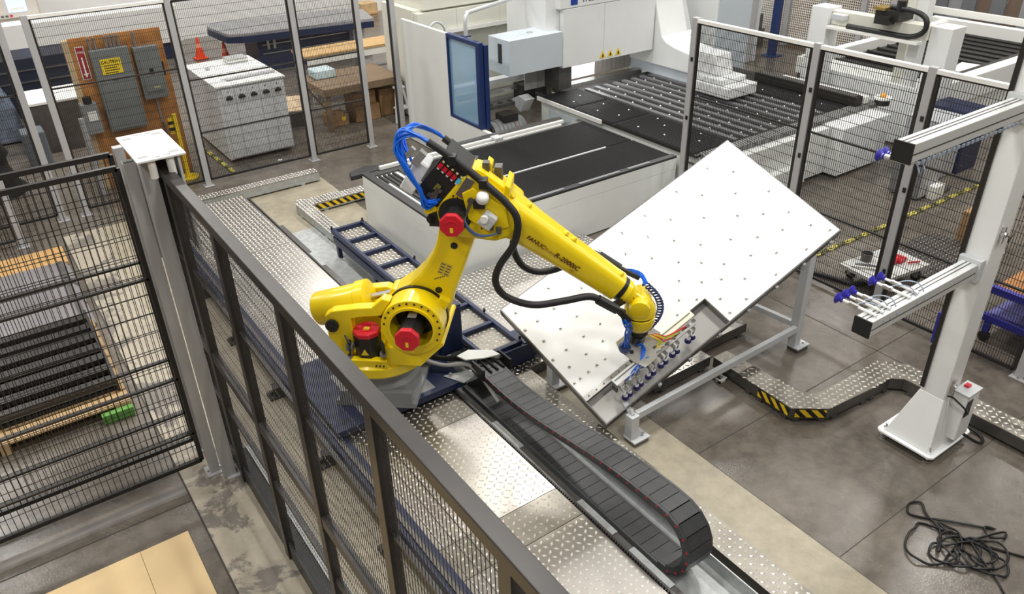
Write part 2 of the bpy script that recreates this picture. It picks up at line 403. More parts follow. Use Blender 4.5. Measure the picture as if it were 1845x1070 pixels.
# tongue clamp where the cables enter
obj('chain_clamp', MB().box(3.11,3.39,5.12,5.2,0.42,0.47).box(3.09,3.11,5.0,5.2,0.38,0.5).box(3.39,3.41,5.0,5.2,0.38,0.5), BLK, ch)

# ------------------------------------------------------------------ kerbs and deck of tread plate
def kerb(name, label, poly, z, pitch=0.05, skirt=True, hz=(), tabs=(), matl=None):
    t = thing(name, label, 'kerb', (poly[0][0], poly[0][1], 0)); matl = matl or ALUD
    p = obj('tread_top', MB().prism(poly, lambda a,b,t_: (a,b,t_), z-0.012, z), matl, t)
    xs = [q[0] for q in poly]; yv = [q[1] for q in poly]
    obj('tread_pattern', lozenges(inpoly(poly), min(xs),max(xs),min(yv),max(yv),z,pitch), ALUL if matl is ALU else ALULD, p, kind='stuff', fixn=False)
    n = len(poly); cx = sum(xs)/n; cy = sum(yv)/n
    sk = MB()
    for i in range(n):
        a, b_ = poly[i], poly[(i+1)%n]; d = Vector((b_[0]-a[0], b_[1]-a[1], 0)); nn = Vector((d.y,-d.x,0)).normalized()
        mid = Vector(((a[0]+b_[0])/2,(a[1]+b_[1])/2,(z-0.013+0.03)/2))
        # find inward side
        if not inpoly(poly)(mid.x+nn.x*0.02, mid.y+nn.y*0.02): nn = -nn
        sk.obox(mid+nn*0.008, d, nn, (0,0,1), d.length/2, 0.006, (z-0.013-0.03)/2)
        if d.length > 0.25: 
            for s_ in (-0.35,0.35): sk.obox(mid+nn*0.012+d*s_-Vector((0,0,mid.z-0.017)), d, nn, (0,0,1), 0.03, 0.02, 0.0168)
    obj('skirt_channel', sk, DSTEEL if (matl is not ALU or len(poly) > 9) else GALV, t)
    for (xa,ya,xb,yb_,out) in hz:
        d = Vector((xb-xa,yb_-ya,0)); o_ = Vector((out[0],out[1],0))*0.006
        mb = MB(); A = Vector((xa,ya,0))+o_; B_ = Vector((xb,yb_,0))+o_
        vs = [A+Vector((0,0,0.055)),B_+Vector((0,0,0.055)),B_+Vector((0,0,z-0.015)),A+Vector((0,0,z-0.015))]
        vs += [v+o_*0.4 for v in vs]
        mb.add(vs, [(4,5,6,7),(0,3,2,1),(0,1,5,4),(2,3,7,6),(1,2,6,5),(3,0,4,7)])
        o2 = obj('hazard_strip', mb, MATS['hazard'], t, fixn=False); me = o2.data; uv = me.uv_layers.new(name='uv'); Ls = d.length/0.11; hs = 0.7
        co = {0:(0,0),1:(Ls,0),2:(Ls,hs),3:(0,hs)}
        for lp in me.loops: uv.data[lp.index].uv = co[lp.vertex_index % 4]
    return t
kerb('tread_strip', 'narrow diamond plate strip along the right of the drag chain', [(3.50,-1.0),(3.74,-1.0),(3.74,5.2),(3.50,5.2)], 0.15)
kerb('tread_deck', 'raised diamond plate deck under the blue rack and tilted table', [(3.55,5.2),(4.55,5.2),(4.55,4.25),(5.32,4.25),(5.32,4.45),(6.1,4.45),(6.1,7.2),(4.0,7.2),(4.0,9.2),(3.55,9.2)], 0.145, 0.055, matl=ALU)
kerb('tread_kerb', 'low diamond plate kerb with yellow and black tape by the white table corner', [(3.44,9.25),(3.62,9.25),(3.62,10.30),(4.9,10.30),(4.9,10.52),(3.62,10.56),(3.50,10.62),(3.42,10.45)], 0.15, 0.05, hz=[(3.66,10.30,4.45,10.30,(0,-1))], matl=ALU)
kerb('tread_kerb', 'straight diamond plate kerb under the rear mesh fence at the rail end', [(2.3,11.42),(4.2,11.42),(4.2,11.62),(2.3,11.62)], 0.17, 0.05, matl=ALU)
kerb('tread_kerb', 'bent diamond plate kerb with hazard tape before the white lift column', [(5.33,4.22),(5.30,3.66),(5.28,3.24),(5.55,3.03),(6.12,2.98),(6.40,2.97),(6.50,2.88),(6.51,2.30),(6.52,-2.4),(6.75,-2.4),(6.75,3.0),(6.56,3.20),(5.80,3.23),(5.66,3.24),(5.54,3.36),(5.52,4.22)], 0.15, 0.055,
     hz=[(5.295,3.62,5.28,3.26,(-1,0)),(5.31,3.215,5.53,3.04,(-0.6,-0.8))])

# ================================================================== FENCES
def mesh_panel(parent, o, u, lu, lv, du=0.025, dv=0.12, fr=0.025, rails=(), name='mesh', mt=None, r=0.002, v=(0,0,1)):
    """framed welded mesh panel: frame bars and wires, each bar a part"""
    o, u, v = Vector(o), Vector(u).normalized(), Vector(v); n = u.cross(v); mt = mt or BLKM
    def bar(nm, a, b_, w=fr):
        d = (b_-a); obj(nm, MB().obox((a+b_)/2, d, d.cross(n), n, d.length/2, w/2, fr/2), mt, parent)
    bar('frame_bar', o, o+u*lu); bar('frame_bar', o+v*lv, o+v*lv+u*lu); bar('frame_bar', o, o+v*lv); bar('frame_bar', o+u*lu, o+u*lu+v*lv)
    for z in rails: bar('cross_bar', o+v*z, o+v*z+u*lu, 0.018)
    obj('wire_mesh', MB().wires(o, u, v, lu, lv, du, dv, r), mt, parent, kind='stuff', fixn=False)
def post(parent, x, y, z1, w=0.08, d=0.06, mt=None, foot=True, z0=0.004, ax='x'):
    mt = mt or GREYP
    wx, wy = (w, d) if ax == 'x' else (d, w)
    p = obj('post', MB().box(x-wx/2,x+wx/2,y-wy/2,y+wy/2,z0+(0.012 if foot else 0),z1), mt, parent, bev=0.004)
    if foot:
        f = obj('foot_plate', MB().box(x-0.075,x+0.075,y-0.075,y+0.075,z0,z0+0.012), mt, p)
        for sx in (-1,1): obj('bolt', MB().cyl((x+sx*0.058,y,z0+0.012),(x+sx*0.058,y,z0+0.03),0.011,seg=6), STEEL, p)
    return p
def clips(parent, x, y, z1, n, out):
    for z in [z1*(0.2+0.6*i/max(1,n-1)) for i in range(n)]:
        obj('clip', MB().box(x-0.012+out[0],x+0.012+out[0],y-0.012+out[1],y+0.012+out[1],z,z+0.04), BLK, parent)

# near dark fence along the rail (x = 1.0)
nf = thing('safety_fence', 'near dark bronze tube fence running diagonally along the rail bed', 'fence', (0.97,3,0))
FZ = 2.82
obj('top_rail', MB().box(0.925,1.0,-1.2,5.96,FZ-0.07,FZ), DKBR, nf, bev=0.005)
py = [5.93, 5.50, 4.47, 3.42, 2.42, 1.44, 0.45, -0.6]
for i, y in enumerate(py):
    obj('post', MB().box(0.93,0.99,y-0.04,y+0.04,0.006,FZ-0.071), DKBR, nf, bev=0.004)
for i in range(len(py)-1):
    a, b_ = py[i+1]+0.041, py[i]-0.041; ln = b_-a
    obj('mid_rail', MB().box(0.935,0.985,a,b_,1.26,1.34), DKBR, nf)
    obj('lower_rail', MB().box(0.945,0.975,a,b_,0.77,0.805), DKBR, nf)
    obj('upper_bar', MB().box(0.95,0.972,a,b_,2.05,2.068), BLKM, nf)
    obj('kick_plate', MB().box(0.945,0.965,a,b_,0.02,0.19), BLK, nf)
    obj('wire_mesh', MB().wires((0.958,a,0.19), (0,1,0), (0,0,1), ln, FZ-0.27, 0.029, 0.12, 0.0014), BLKM, nf, kind='stuff', fixn=False)

solo('floor_shade_strip', MB().box(0.992,1.08,-1.0,5.9,0.005,0.012), BLK, 'black strip painting the shade on the floor under the near dark fence', 'strip')  # thin black sheet added in place of shade on the floor here
# gate on the left (two panels one behind the other)
def gate(name, label, x0, x1, y, z0, z1, rails):
    t = thing(name, label, 'gate', ((x0+x1)/2,y,0))
    mesh_panel(t, (x0,y,z0), (1,0,0), x1-x0, z1-z0, 0.046, 0.17, 0.036, rails, r=0.0024); return t
gate('mesh_gate', 'near black wire mesh gate panel left of the grey square post', -1.6, 0.70, 5.80, 0.15, 2.80, (0.86,0.30,1.78))
gate('mesh_gate', 'black wire mesh gate panel just behind the near gate panel', -1.6, 0.72, 6.12, 0.15, 2.80, (0.86,0.30,1.78))
gp = thing('gate_post', 'grey square gate post standing at the near gate edge', 'post', (0.775,5.77,0))
post(gp, 0.775, 5.77, 2.84, 0.08, 0.08, GREYP)
obj('post_cap', MB().box(0.738,0.812,5.733,5.807,2.84,2.843), DSTEEL, gp)
gp2 = thing('gate_post', 'grey square gate post behind the white capped column', 'post', (0.785,6.12,0))
post(gp2, 0.785, 6.14, 2.84, 0.07, 0.07, GREYP)
col = thing('capped_column', 'grey channel column with a wide white top plate at the fence corner', 'column', (0.93,5.7,0))
obj('column_channel', MB().box(0.817,0.915,5.60,5.70,0.02,2.93), GREYP, col, bev=0.004)
obj('column_foot', MB().box(0.83,0.965,5.56,5.72,0.004,0.02), GREYP, col)
obj('side_sheet', MB().box(0.83,0.843,5.82,5.96,2.05,2.93), LGREY, col); obj('side_sheet', MB().box(1.035,1.05,5.42,5.98,2.2,2.93), LGREY, col)
obj('back_sheet', MB().box(0.845,1.034,5.965,5.98,2.05,2.93), LGREY, col)
cap = obj('top_plate', MB().box(0.775,1.09,5.39,6.01,2.93,2.945), WHT, col, bev=0.003)
for (x,y) in ((0.83,5.47),(1.03,5.47),(0.83,5.92),(1.03,5.92)): obj('slot', MB().box(x-0.03,x+0.03,y-0.022,y+0.022,2.945,2.947), mat('slot_grey', (0.36,0.36,0.36), 0.5), cap)
for (x,y) in ((0.9,5.42),(0.97,5.43),(0.89,5.97),(0.97,5.96)): obj('mark', MB().add([(x-0.035,y,2.945),(x+0.03,y-0.012,2.946),(x+0.03,y+0.012,2.946)], [(0,1,2)]), mat('mark_grey', (0.2,0.2,0.2), 0.5), cap)
for x in (0.87,0.99): obj('rubber_foot', MB().cyl((x,5.44,2.80),(x,5.44,2.93),0.026,seg=12), LABW, col, smooth=True)

# rear fence along y = 12.35
rf = thing('safety_fence', 'rear black mesh fence with grey posts before the electric panel and white cabinet', 'fence', (3,12.35,0))
RZ = 2.80
for x in (-0.6, 0.62, 0.80+0.13, 2.72, 4.50, 5.58): post(rf, x, 12.36, RZ+0.02, 0.085, 0.06)
bays = [(-0.54,0.56), (0.985,2.67), (2.775,4.445), (4.555,5.53)]
for a, b_ in bays:
    mesh_panel(rf, (a,12.36,0.10), (1,0,0), b_-a, RZ-0.13, 0.026, 0.125, 0.03, (1.75,) if a < 2 else (1.55,0.75), r=0.0022)
    if a < 2: obj('top_cap', MB().box(a-0.02,b_+0.02,12.33,12.39,RZ-0.03,RZ+0.01), LABW, rf)
# gap door frames behind the gate, seen through the mesh
sf = thing('safety_fence', 'short mesh fence bay with grey post seen through the gate', 'fence', (-0.3,11.6,0))
post(sf, 0.02, 11.75, 2.75, 0.085, 0.06); mesh_panel(sf, (-1.3,11.75,0.12), (1,0,0), 1.26, 2.55, 0.026, 0.125, 0.03, (1.3,), r=0.0022)

# right fence along x = 7.62
rt_f = thing('safety_fence', 'right black mesh fence with grey posts behind the tilted white table', 'fence', (7.62,4.5,0))
QZ = 2.70
qy = (6.95, 5.19, 3.90, 2.32, 0.8, -0.7)
for y in qy: post(rt_f, 7.62, y, QZ+0.02, 0.085, 0.07, ax='y')
for i in range(len(qy)-1):
    a, b_ = qy[i+1]+0.075, qy[i]-0.06
    mesh_panel(rt_f, (7.62,a,0.06), (0,1,0), b_-a, QZ-0.1, 0.0255, 0.118, 0.03, (1.70,0.82), r=0.0022)
    obj('top_cap', MB().box(7.59,7.65,a-0.03,b_+0.02,QZ-0.035,QZ+0.005), LABW, rt_f)
    for z in (0.5,1.45,2.2): obj('clip', MB().box(7.572,7.59,b_+0.03,b_+0.06,z,z+0.05), BLK, rt_f)

# ================================================================== TILTED TABLE (compound tilt, low corner nearest the rail)
PD = Vector((3.699,3.980,0.27)); vh = Vector((6.526-3.699,3.871-3.980,1.342-0.27)).normalized()
uh = Vector((3.495-3.699,5.337-3.980,0.812-0.27)); uh = (uh-uh.dot(vh)*vh).normalized(); nh = vh.cross(uh)
TU, TV = 1.475, 3.026
def T(u, v, n=0.0): return PD+uh*u+vh*v+nh*n
tb = thing('tilted_table', 'white sheet alignment table tilted toward its lowest near corner', 'table', (3.699,3.980,0))
fnT = lambda a, b_, t_: T(a, b_, t_)
cu, cv = 0.315, 1.52     # the steel tray along the low edge
top_poly = [(cu,0),(TU,0),(TU,TV),(0,TV),(0,cv),(cu,cv)]
sheet = obj('table_top', MB().prism(top_poly, fnT, -0.012, 0.0), mat('table_white', (0.84,0.85,0.85), 0.3, var=0.02, scale=2), tb)
obj('steel_tray', MB().prism([(0,0),(cu,0),(cu,cv),(0,cv)], fnT, -0.10, -0.09), TRAY, tb)
obj('edge_strip', MB().prism([(cu-0.05,0),(cu,0),(cu,0.55),(cu-0.05,0.55)], fnT, -0.014, -0.002), STEEL, tb)
for k in range(6): obj('bolt', MB().cyl(T(cu-0.025,0.05+k*0.09,-0.002), T(cu-0.025,0.05+k*0.09,0.006), 0.009, seg=6), DSTEEL, sheet)
tw = MB()
tw.prism([(cu-0.008,0),(cu,0),(cu,cv),(cu-0.008,cv)], fnT, -0.09, -0.015); tw.prism([(0,cv-0.008),(cu,cv-0.008),(cu,cv),(0,cv)], fnT, -0.09, -0.015)
obj('tray_wall', tw, DSTEEL, tb)
rm = [('edge_rim', [(-0.012,-0.012),(0,-0.012),(0,TV+0.012),(-0.012,TV+0.012)]), ('edge_rim', [(0,-0.012),(TU,-0.012),(TU,0),(0,0)]), ('edge_rim', [(TU,-0.012),(TU+0.012,-0.012),(TU+0.012,TV+0.012),(TU,TV+0.012)]), ('edge_rim', [(0,TV),(TU,TV),(TU,TV+0.012),(0,TV+0.012)])]
for nm, pl in rm: obj(nm, MB().prism(pl, fnT, -0.11, -0.004), DSTEEL, tb)
ub = MB()
for u in (0.12,0.72,1.32): ub.prism([(u,0.05),(u+0.06,0.05),(u+0.06,TV-0.05),(u,TV-0.05)], fnT, -0.17, -0.111)
obj('under_beam', ub, GREYM, tb)
bolts = []
for u, vs in ((1.36,(0.08,0.48,1.13,1.43,1.74,2.18,2.62)), (1.16,(0.0,0.18,0.38,0.72,1.29,1.59,1.90,2.34,2.78)), (0.96,(0.09,0.29,0.49,0.83,1.45,1.75,2.16,2.60)),
              (0.76,(0.0,0.19,0.40,0.60,1.61,1.91,2.42,2.86)), (0.61,(0.10,0.30,0.50,1.17,1.47,1.77,2.17,2.62)), (0.46,(0.02,0.10,0.20,0.30,0.40,1.32,1.62,1.92,2.38,2.82)), (0.36,(0.62,1.2,1.45,1.78,2.18,2.62)), (0.22,(1.62,1.95,2.38,2.86)), (0.06,(1.58,1.8,2.2,2.62,2.95))):
    for v in vs: bolts.append((u, max(0.03,v)))
bm0 = MB().lathe([(0.0165,0.0),(0.0165,0.003),(0.010,0.004),(0.008,0.010),(0.003,0.013)], (0,0,0), seg=10); b_me = bm0.mesh('ball_transfer'); fix_normals(b_me); b_me.materials.append(STEEL)
fr = frame_m((0,0,0), uh, -vh).to_3x3()
for u, v in bolts:
    o = bpy.data.objects.new('ball_transfer', b_me); C.objects.link(o); o.parent = sheet
    mm = Matrix(((uh.x,-vh.x,nh.x,0),(uh.y,-vh.y,nh.y,0),(uh.z,-vh.z,nh.z,0),(0,0,0,1))); mm.translation = T(u,v,0.0); o.matrix_basis = mm
# legs: short at the low corner, tall at the right, one hidden behind
LEGM = LGREY
def leg(x, y, h, br=True):
    l = obj('leg', MB().box(x-0.045,x+0.045,y-0.045,y+0.045,0.06,h), LEGM, tb, bev=0.004)
    obj('foot_plate', MB().box(x-0.05,x+0.14,y-0.10,y+0.05,0.045,0.06), LEGM, l); obj('foot_pad', MB().box(x-0.04,x+0.13,y-0.09,y+0.04,0.004,0.045), DSTEEL, l)
    obj('anchor_bolt', MB().cyl((x+0.09,y-0.05,0.06),(x+0.09,y-0.05,0.085),0.012,seg=6), STEEL, l)
def tz(x, y):  # height of the table underside over a floor point
    return PD.z-((x-PD.x)*nh.x+(y-PD.y)*nh.y)/nh.z-0.19
leg(3.93,3.90,0.30); leg(6.27,3.97,tz(6.27,3.97)+0.02); leg(6.15,5.05,tz(6.15,5.05)); leg(3.86,4.95,tz(3.86,4.95))
obj('stretcher', MB().bar((3.975,3.90,0.275),(6.225,3.95,0.275),0.05,0.07), LEGM, tb, bev=0.004)
obj('stretcher', MB().bar((6.26,4.02,0.30),(6.16,5.0,0.30),0.05,0.06), LEGM, tb, bev=0.004)
obj('corner_tab', MB().bar((3.93,3.90,0.30),(3.93,3.93,0.345),0.03,0.03), LEGM, tb)
obj('table_strut', MB().bar((3.93,3.93,0.30),(4.0,4.1,tz(4.0,4.1)+0.03),0.05,0.05), LEGM, tb)
tabm = MB()
for k in range(8): tabm.obox(T(-0.02,0.25+k*0.38,-0.09), uh, vh, nh, 0.012, 0.016, 0.02)
obj('edge_tab', tabm, LGREY, tb)

# ================================================================== ROBOT
RB = Vector((2.39,5.592,0.333)); RA = -0.719
rob = thing('industrial_robot', 'yellow six-axis industrial robot arm reaching over the tilted white table', 'robot', RB, RA)
RMW = Matrix.Translation(RB) @ Matrix.Rotation(RA, 4, 'Z'); RMI = RMW.inverted()
def R(nm, mb, mt, parent=None, **k): return obj(nm, mb, mt, parent or rob, local=True, **k)
fxz = lambda a, b_, t_: (a, t_, b_)     # profile in the arm plane, t across
# base
base = R('base', MB().box(-0.36,0.36,-0.36,0.36,0.0,0.05).lathe([(0.34,0.05),(0.33,0.16),(0.30,0.20),(0.30,0.31)], (0,0,0), seg=28), GREYM, smooth=30)
for sx in (-1,1):
    for sy in (-1,1): R('base_bolt', MB().cyl((sx*0.31,sy*0.31,0.05),(sx*0.31,sy*0.31,0.08),0.022,seg=6), DSTEEL, base)
R('base_gusset', MB().box(-0.33,-0.05,-0.36,-0.30,0.05,0.16).box(0.05,0.33,-0.36,-0.30,0.05,0.16), GREYM, base)
R('seal_ring', MB().ring((0,0,0.305), (0,0,1), 0.335, 0.2, 0.03), BLK)
# turret
tur = R('turret', MB().lathe([(0.40,0.33),(0.425,0.36),(0.425,0.44),(0.39,0.47)], (0,0,0), seg=36), YEL, smooth=30, bev=0.004)
R('turret_casting', MB().prism([(-0.36,0.62),(-0.37,0.90),(-0.30,0.95),(-0.1,0.985),(0.05,1.0),(0.15,1.09),(0.22,1.07),(0.12,0.92),(-0.06,0.90),(-0.14,0.88),(-0.14,0.66),(-0.18,0.50),(-0.20,0.46),(-0.28,0.5)], fxz, -0.30, -0.20), YEL, bev=0.01)
R('turret_casting', MB().prism([(-0.36,0.46),(-0.37,0.86),(0.05,0.92),(0.30,0.80),(0.30,0.46)], fxz, 0.20, 0.30), YEL, bev=0.01)
R('turret_body', MB().prism([(0.10,0.46),(0.10,0.60),(0.22,0.66),(0.52,0.66),(0.64,0.72),(0.66,0.69),(0.55,0.58),(0.44,0.46)], fxz, -0.36, 0.28), YEL, bev=0.012)
R('turret_front_box', MB().box(-0.16,0.16,-0.40,-0.33,0.44,0.53), YEL, tur, bev=0.01)
for x in (-0.02,0.0,0.02): R('screw', MB().cyl((0.10+x*1.6,-0.415,0.49),(0.10+x*1.6,-0.425,0.49),0.008,seg=8), BLK, tur)
JX, JZ = 0.40, 0.865
rg = R('joint_housing', MB().ring((JX,-0.38,JZ), (0,1,0), 0.262, 0.185, 0.22, 48), YEL, smooth=30, bev=0.006)
R('joint_housing_step', MB().ring((JX,-0.16,JZ), (0,1,0), 0.272, 0.10, 0.03, 48), BLK)
R('joint_lip', MB().ring((JX,-0.40,JZ), (0,1,0), 0.205, 0.182, 0.03, 40, 0.6*PI, 2.3*PI, ref=(1,0,0)), YEL, rg)
for k in range(14):
    t = PI*(-0.15+0.085*k); x, z = JX+0.235*math.cos(t), JZ+0.235*math.sin(t)
    R('bolt', MB().cyl((x,-0.38,z),(x,-0.386,z),0.009,seg=8), BLK, rg)
R('housing_back', MB().cyl((JX,-0.18,JZ),(JX,-0.165,JZ),0.186,seg=36), BLK)
def octo(nm, c, ax, r, h, mt, ph=PI/8, parent=None, bev=0.006): 
    c, ax = Vector(c), Vector(ax)
    return R(nm, MB().cyl(c, c+ax*h, r, seg=8, ph=ph), mt, parent, bev=bev)
j2 = octo('joint_motor', (JX,-0.18,JZ), (0,-1,0), 0.098, 0.34, BLK)
cp = octo('motor_cap', (JX,-0.52,JZ), (0,-1,0), 0.108, 0.055, RED, bev=0.012)
R('cap_emboss', MB().ring((JX,-0.576,JZ), (0,-1,0), 0.055, 0.042, 0.006, 16, 0.1*PI, 0.9*PI, ref=(1,0,0)), RED, cp)
R('cap_label', MB().box(JX-0.012,JX+0.012,-0.579,-0.575,JZ-0.06,JZ-0.015), SAFEY, cp)
R('motor_label', MB().box(JX-0.035,JX+0.04,-0.36,-0.28,JZ+0.0935,JZ+0.0955), LABW, j2)
# J1 motor, upright in the turret
j1 = octo('joint_motor', (-0.03,-0.26,0.47), (0,0,1), 0.118, 0.25, BLK)
c1 = octo('motor_cap', (-0.03,-0.26,0.72), (0,0,1), 0.122, 0.05, RED, bev=0.012)
R('cap_emboss', MB().ring((-0.03,-0.26,0.77), (0,0,1), 0.06, 0.045, 0.006, 16), RED, c1); R('cap_label', MB().box(-0.05,0.0,-0.29,-0.25,0.770,0.777), SAFEY, c1)
R('warning_triangle', MB().add([(-0.07,-0.3695,0.56),(0.0,-0.3695,0.56),(-0.035,-0.3695,0.625),(-0.07,-0.3675,0.56),(0.0,-0.3675,0.56),(-0.035,-0.3675,0.625)], [(0,1,2),(5,4,3),(0,3,4,1),(1,4,5,2),(2,5,3,0)]), SAFEY, j1)
cb = MB()
for k in range(7):
    a = random.uniform(-0.02,0.02)
    cb.tube([(-0.18+a,-0.34,0.50+0.04*k),(-0.16,-0.37+a,0.58+0.02*k),(-0.17+a,-0.32,0.68)], 0.009, 6, 3)
    cb.tube([(0.12+a,-0.34,0.52),(0.14,-0.38+a,0.60+0.02*k),(0.10,-0.33,0.70+a)], 0.008, 6, 3)
    cb.tube([(-0.16+0.02*k,-0.16,0.86),(0.0,-0.12+a,0.84+0.01*k),(0.12,-0.16,0.80+a)], 0.008, 6, 3)
R('turret_cable', cb, BLK, smooth=60)
R('connector', MB().box(-0.20,-0.14,-0.37,-0.31,0.60,0.65).box(0.10,0.15,-0.39,-0.34,0.56,0.60).box(-0.19,-0.15,-0.38,-0.34,0.50,0.55), mat('connector_grey', (0.3,0.3,0.3), 0.4, 0.5))
# balancer
A0, A1 = Vector((-0.56,0.03,0.76)), Vector((-0.06,0.03,0.905)); ad = (A1-A0).normalized()
bal = R('balancer', MB().lathe([(0.06,-0.012),(0.125,-0.005),(0.148,0.015),(0.154,0.04),(0.154,0.30),(0.154,0.42),(0.168,0.43),(0.168,0.52),(0.150,0.53),(0.10,0.54)], A0, ad, 32), YEL, smooth=35)
R('balancer_rod', MB().cyl(A0+ad*0.54, A0+ad*0.85, 0.03, seg=14), STEEL, bal); R('rod_end', MB().cyl((0.20,-0.05,0.985),(0.20,0.12,0.985),0.06,seg=18), YEL, bal, smooth=30)
R('label', MB().obox(A0+ad*0.36+Vector((0,-0.09,0.125)), ad, (0,1,0.75), Vector((0,-0.75,1)), 0.03, 0.018, 0.002), LABW, bal)
R('pivot_cap', MB().cyl((-0.31,-0.30,0.815),(-0.31,-0.325,0.815),0.058,seg=20).ring((-0.31,-0.325,0.815),(0,-1,0),0.035,0.025,0.004), BLK)
# upper arm
arm_p = [(0.10,0.94),(0.17,1.01),(0.22,1.06),(0.36,1.16),(0.45,1.25),(0.52,1.35),(0.575,1.45),(0.61,1.55),(0.635,1.66),(0.63,1.78),(0.64,1.90),(0.70,1.99),(0.80,2.03),(0.91,1.99),(0.97,1.90),(0.985,1.80),(0.95,1.64),(0.87,1.42),(0.81,1.26),(0.73,1.06),(0.67,0.86),(0.60,0.72),(0.50,0.64),(0.38,0.61),(0.24,0.66),(0.14,0.76),(0.09,0.86)]
arm = R('upper_arm', MB().prism(arm_p, fxz, -0.135, 0.135), YEL, bev=0.03)
def disc(nm, x, z, y, r, mt, parent, h=0.003, seg=20): return R(nm, MB().cyl((x,y,z),(x,y-h,z),r,seg=seg), mt, parent)
disc('lightening_hole', 0.755, 1.52, -0.1345, 0.030, BLK, arm); disc('lightening_hole', 0.60, 1.10, -0.1345, 0.030, BLK, arm)
pl = R('rating_plate', MB().obox((0.665,-0.136,1.30), (0.38,0,0.92), (0.92,0,-0.38), (0,1,0), 0.06, 0.05, 0.002), mat('plate_yellow', (0.62,0.46,0.04), 0.5), arm)
lm = MB()
for i in range(4):
    for j in range(2): lm.obox(Vector((0.665,-0.139,1.30))+Vector((0.38,0,0.92))*(0.042-0.028*i)+Vector((0.92,0,-0.38))*(0.024-0.05*j), (0.38,0,0.92), (0.92,0,-0.38), (0,1,0), 0.004, 0.017, 0.0008)
R('plate_print', lm, DSTEEL, pl)
sn = MB()
for i in range(6): sn.obox((0.575+0.016*i,-0.136,1.205+0.006*i), (1,0,0.35), (-0.35,0,1), (0,1,0), 0.005, 0.006, 0.001)
R('serial_marks', sn, DSTEEL, arm)
R('cast_block', MB().obox((0.63,-0.155,0.985), (0.5,0,0.86), (0.86,0,-0.5), (0,1,0), 0.06, 0.05, 0.035), YEL, arm, bev=0.014)
R('cast_text', MB().obox((0.47,-0.137,1.06), (1,0,0.1), (-0.1,0,1), (0,1,0), 0.07, 0.018, 0.004), YEL, arm, bev=0.003)
# elbow housing
elb_p = [(0.66,1.72),(0.64,1.86),(0.70,1.95),(0.79,2.06),(0.88,2.16),(0.98,2.13),(1.17,1.985),(1.30,1.87),(1.30,1.74),(1.22,1.64),(1.10,1.60),(0.93,1.62),(0.78,1.64)]
elb = R('elbow_housing', MB().prism(elb_p, fxz, -0.21, 0.21), YEL, bev=0.025)
R('elbow_cover', MB().prism([(0.90,1.80),(0.86,2.02),(0.95,2.07),(1.20,1.90),(1.22,1.74),(1.05,1.70)], fxz, -0.232, -0.21), YEL, elb, bev=0.01)
R('elbow_ridge', MB().prism([(0.93,2.12),(0.955,2.175),(1.01,2.155),(1.22,1.99),(1.26,1.93),(1.20,1.95)], fxz, -0.11, 0.0), YEL, elb, bev=0.012); R('elbow_rib', MB().prism([(1.0,2.08),(1.03,2.19),(1.07,2.16),(1.06,2.05)], fxz, 0.03, 0.15), YEL, elb, bev=0.01); R('elbow_rib', MB().prism([(1.16,1.97),(1.19,2.07),(1.23,2.04),(1.22,1.93)], fxz, -0.16, 0.15), YEL, elb, bev=0.01); R('elbow_terminal', MB().box(1.08,1.14,0.04,0.14,1.98,2.13).box(1.0,1.05,-0.05,0.02,2.1,2.2), DSTEEL, elb)
R('cover_slot', MB().obox((0.885,-0.214,2.06), (0.55,0,0.83), (0.83,0,-0.55), (0,1,0), 0.085, 0.035, 0.008), mat('slot_steel', (0.25,0.25,0.25), 0.35, 0.8), elb)  # cover slot in plain dark grey steel
R('motor_bore', MB().cyl((0.80,-0.20,1.84),(0.80,-0.225,1.84),0.135,seg=28), BLK, elb)
j3 = octo('joint_motor', (0.80,-0.22,1.83), (0,-1,0), 0.09, 0.15, BLK)
c3 = octo('motor_cap', (0.80,-0.37,1.83), (0,-1,0), 0.10, 0.05, RED, bev=0.012)
R('cap_emboss', MB().ring((0.80,-0.421,1.83), (0,-1,0), 0.05, 0.038, 0.006, 16, 0.1*PI, 0.9*PI, ref=(1,0,0)), RED, c3); R('cap_label', MB().box(0.788,0.812,-0.424,-0.42,1.775,1.815), SAFEY, c3)
R('beacon', MB().lathe([(0.05,0.0),(0.05,0.035),(0.045,0.055),(0.02,0.065)], (1.02,-0.25,1.985), (0.25,-0.6,0.75), 18), LABW, elb, smooth=60)
R('beacon_base', MB().box(0.95,1.04,-0.27,-0.23,1.91,1.98), BLK, elb)
R('valve_unit', MB().obox((1.06,-0.27,1.82), (0.8,0,-0.6), (0.6,0,0.8), (0,1,0), 0.055, 0.06, 0.035), LGREY, elb, bev=0.008); R('valve_cap', MB().cyl((1.04,-0.30,1.85),(1.04,-0.34,1.85),0.03,seg=14), LABW, elb)
R('grease_pipe', MB().cyl((0.93,-0.24,1.97),(0.93,-0.26,1.97),0.025,seg=12).tube([(0.93,-0.25,1.97),(0.90,-0.25,1.88),(0.87,-0.24,1.81)], 0.012, 8), DSTEEL, elb)
bh = MB()
for k in range(3): bh.tube([(0.87,-0.25-0.012*k,1.86),(0.90,-0.30,1.78-0.012*k),(0.99,-0.31,1.71-0.006*k),(1.10,-0.28,1.70),(1.14,-0.25,1.72)], 0.009, 6)
R('elbow_hose', bh, mat('steel_blue_hose', (0.12,0.2,0.4), 0.3, 0.3), elb, smooth=60)
R('fitting', MB().box(1.12,1.16,-0.27,-0.23,1.70,1.75).box(1.07,1.10,-0.27,-0.23,1.73,1.78), DSTEEL, elb)
for (x,z) in ((0.79,1.99),(0.82,1.975),(0.72,1.82),(0.74,1.80),(1.20,1.82),(0.95,2.03),(1.0,1.72)): disc('screw', x, z, -0.211, 0.008, BLK, elb, 0.005, 8)
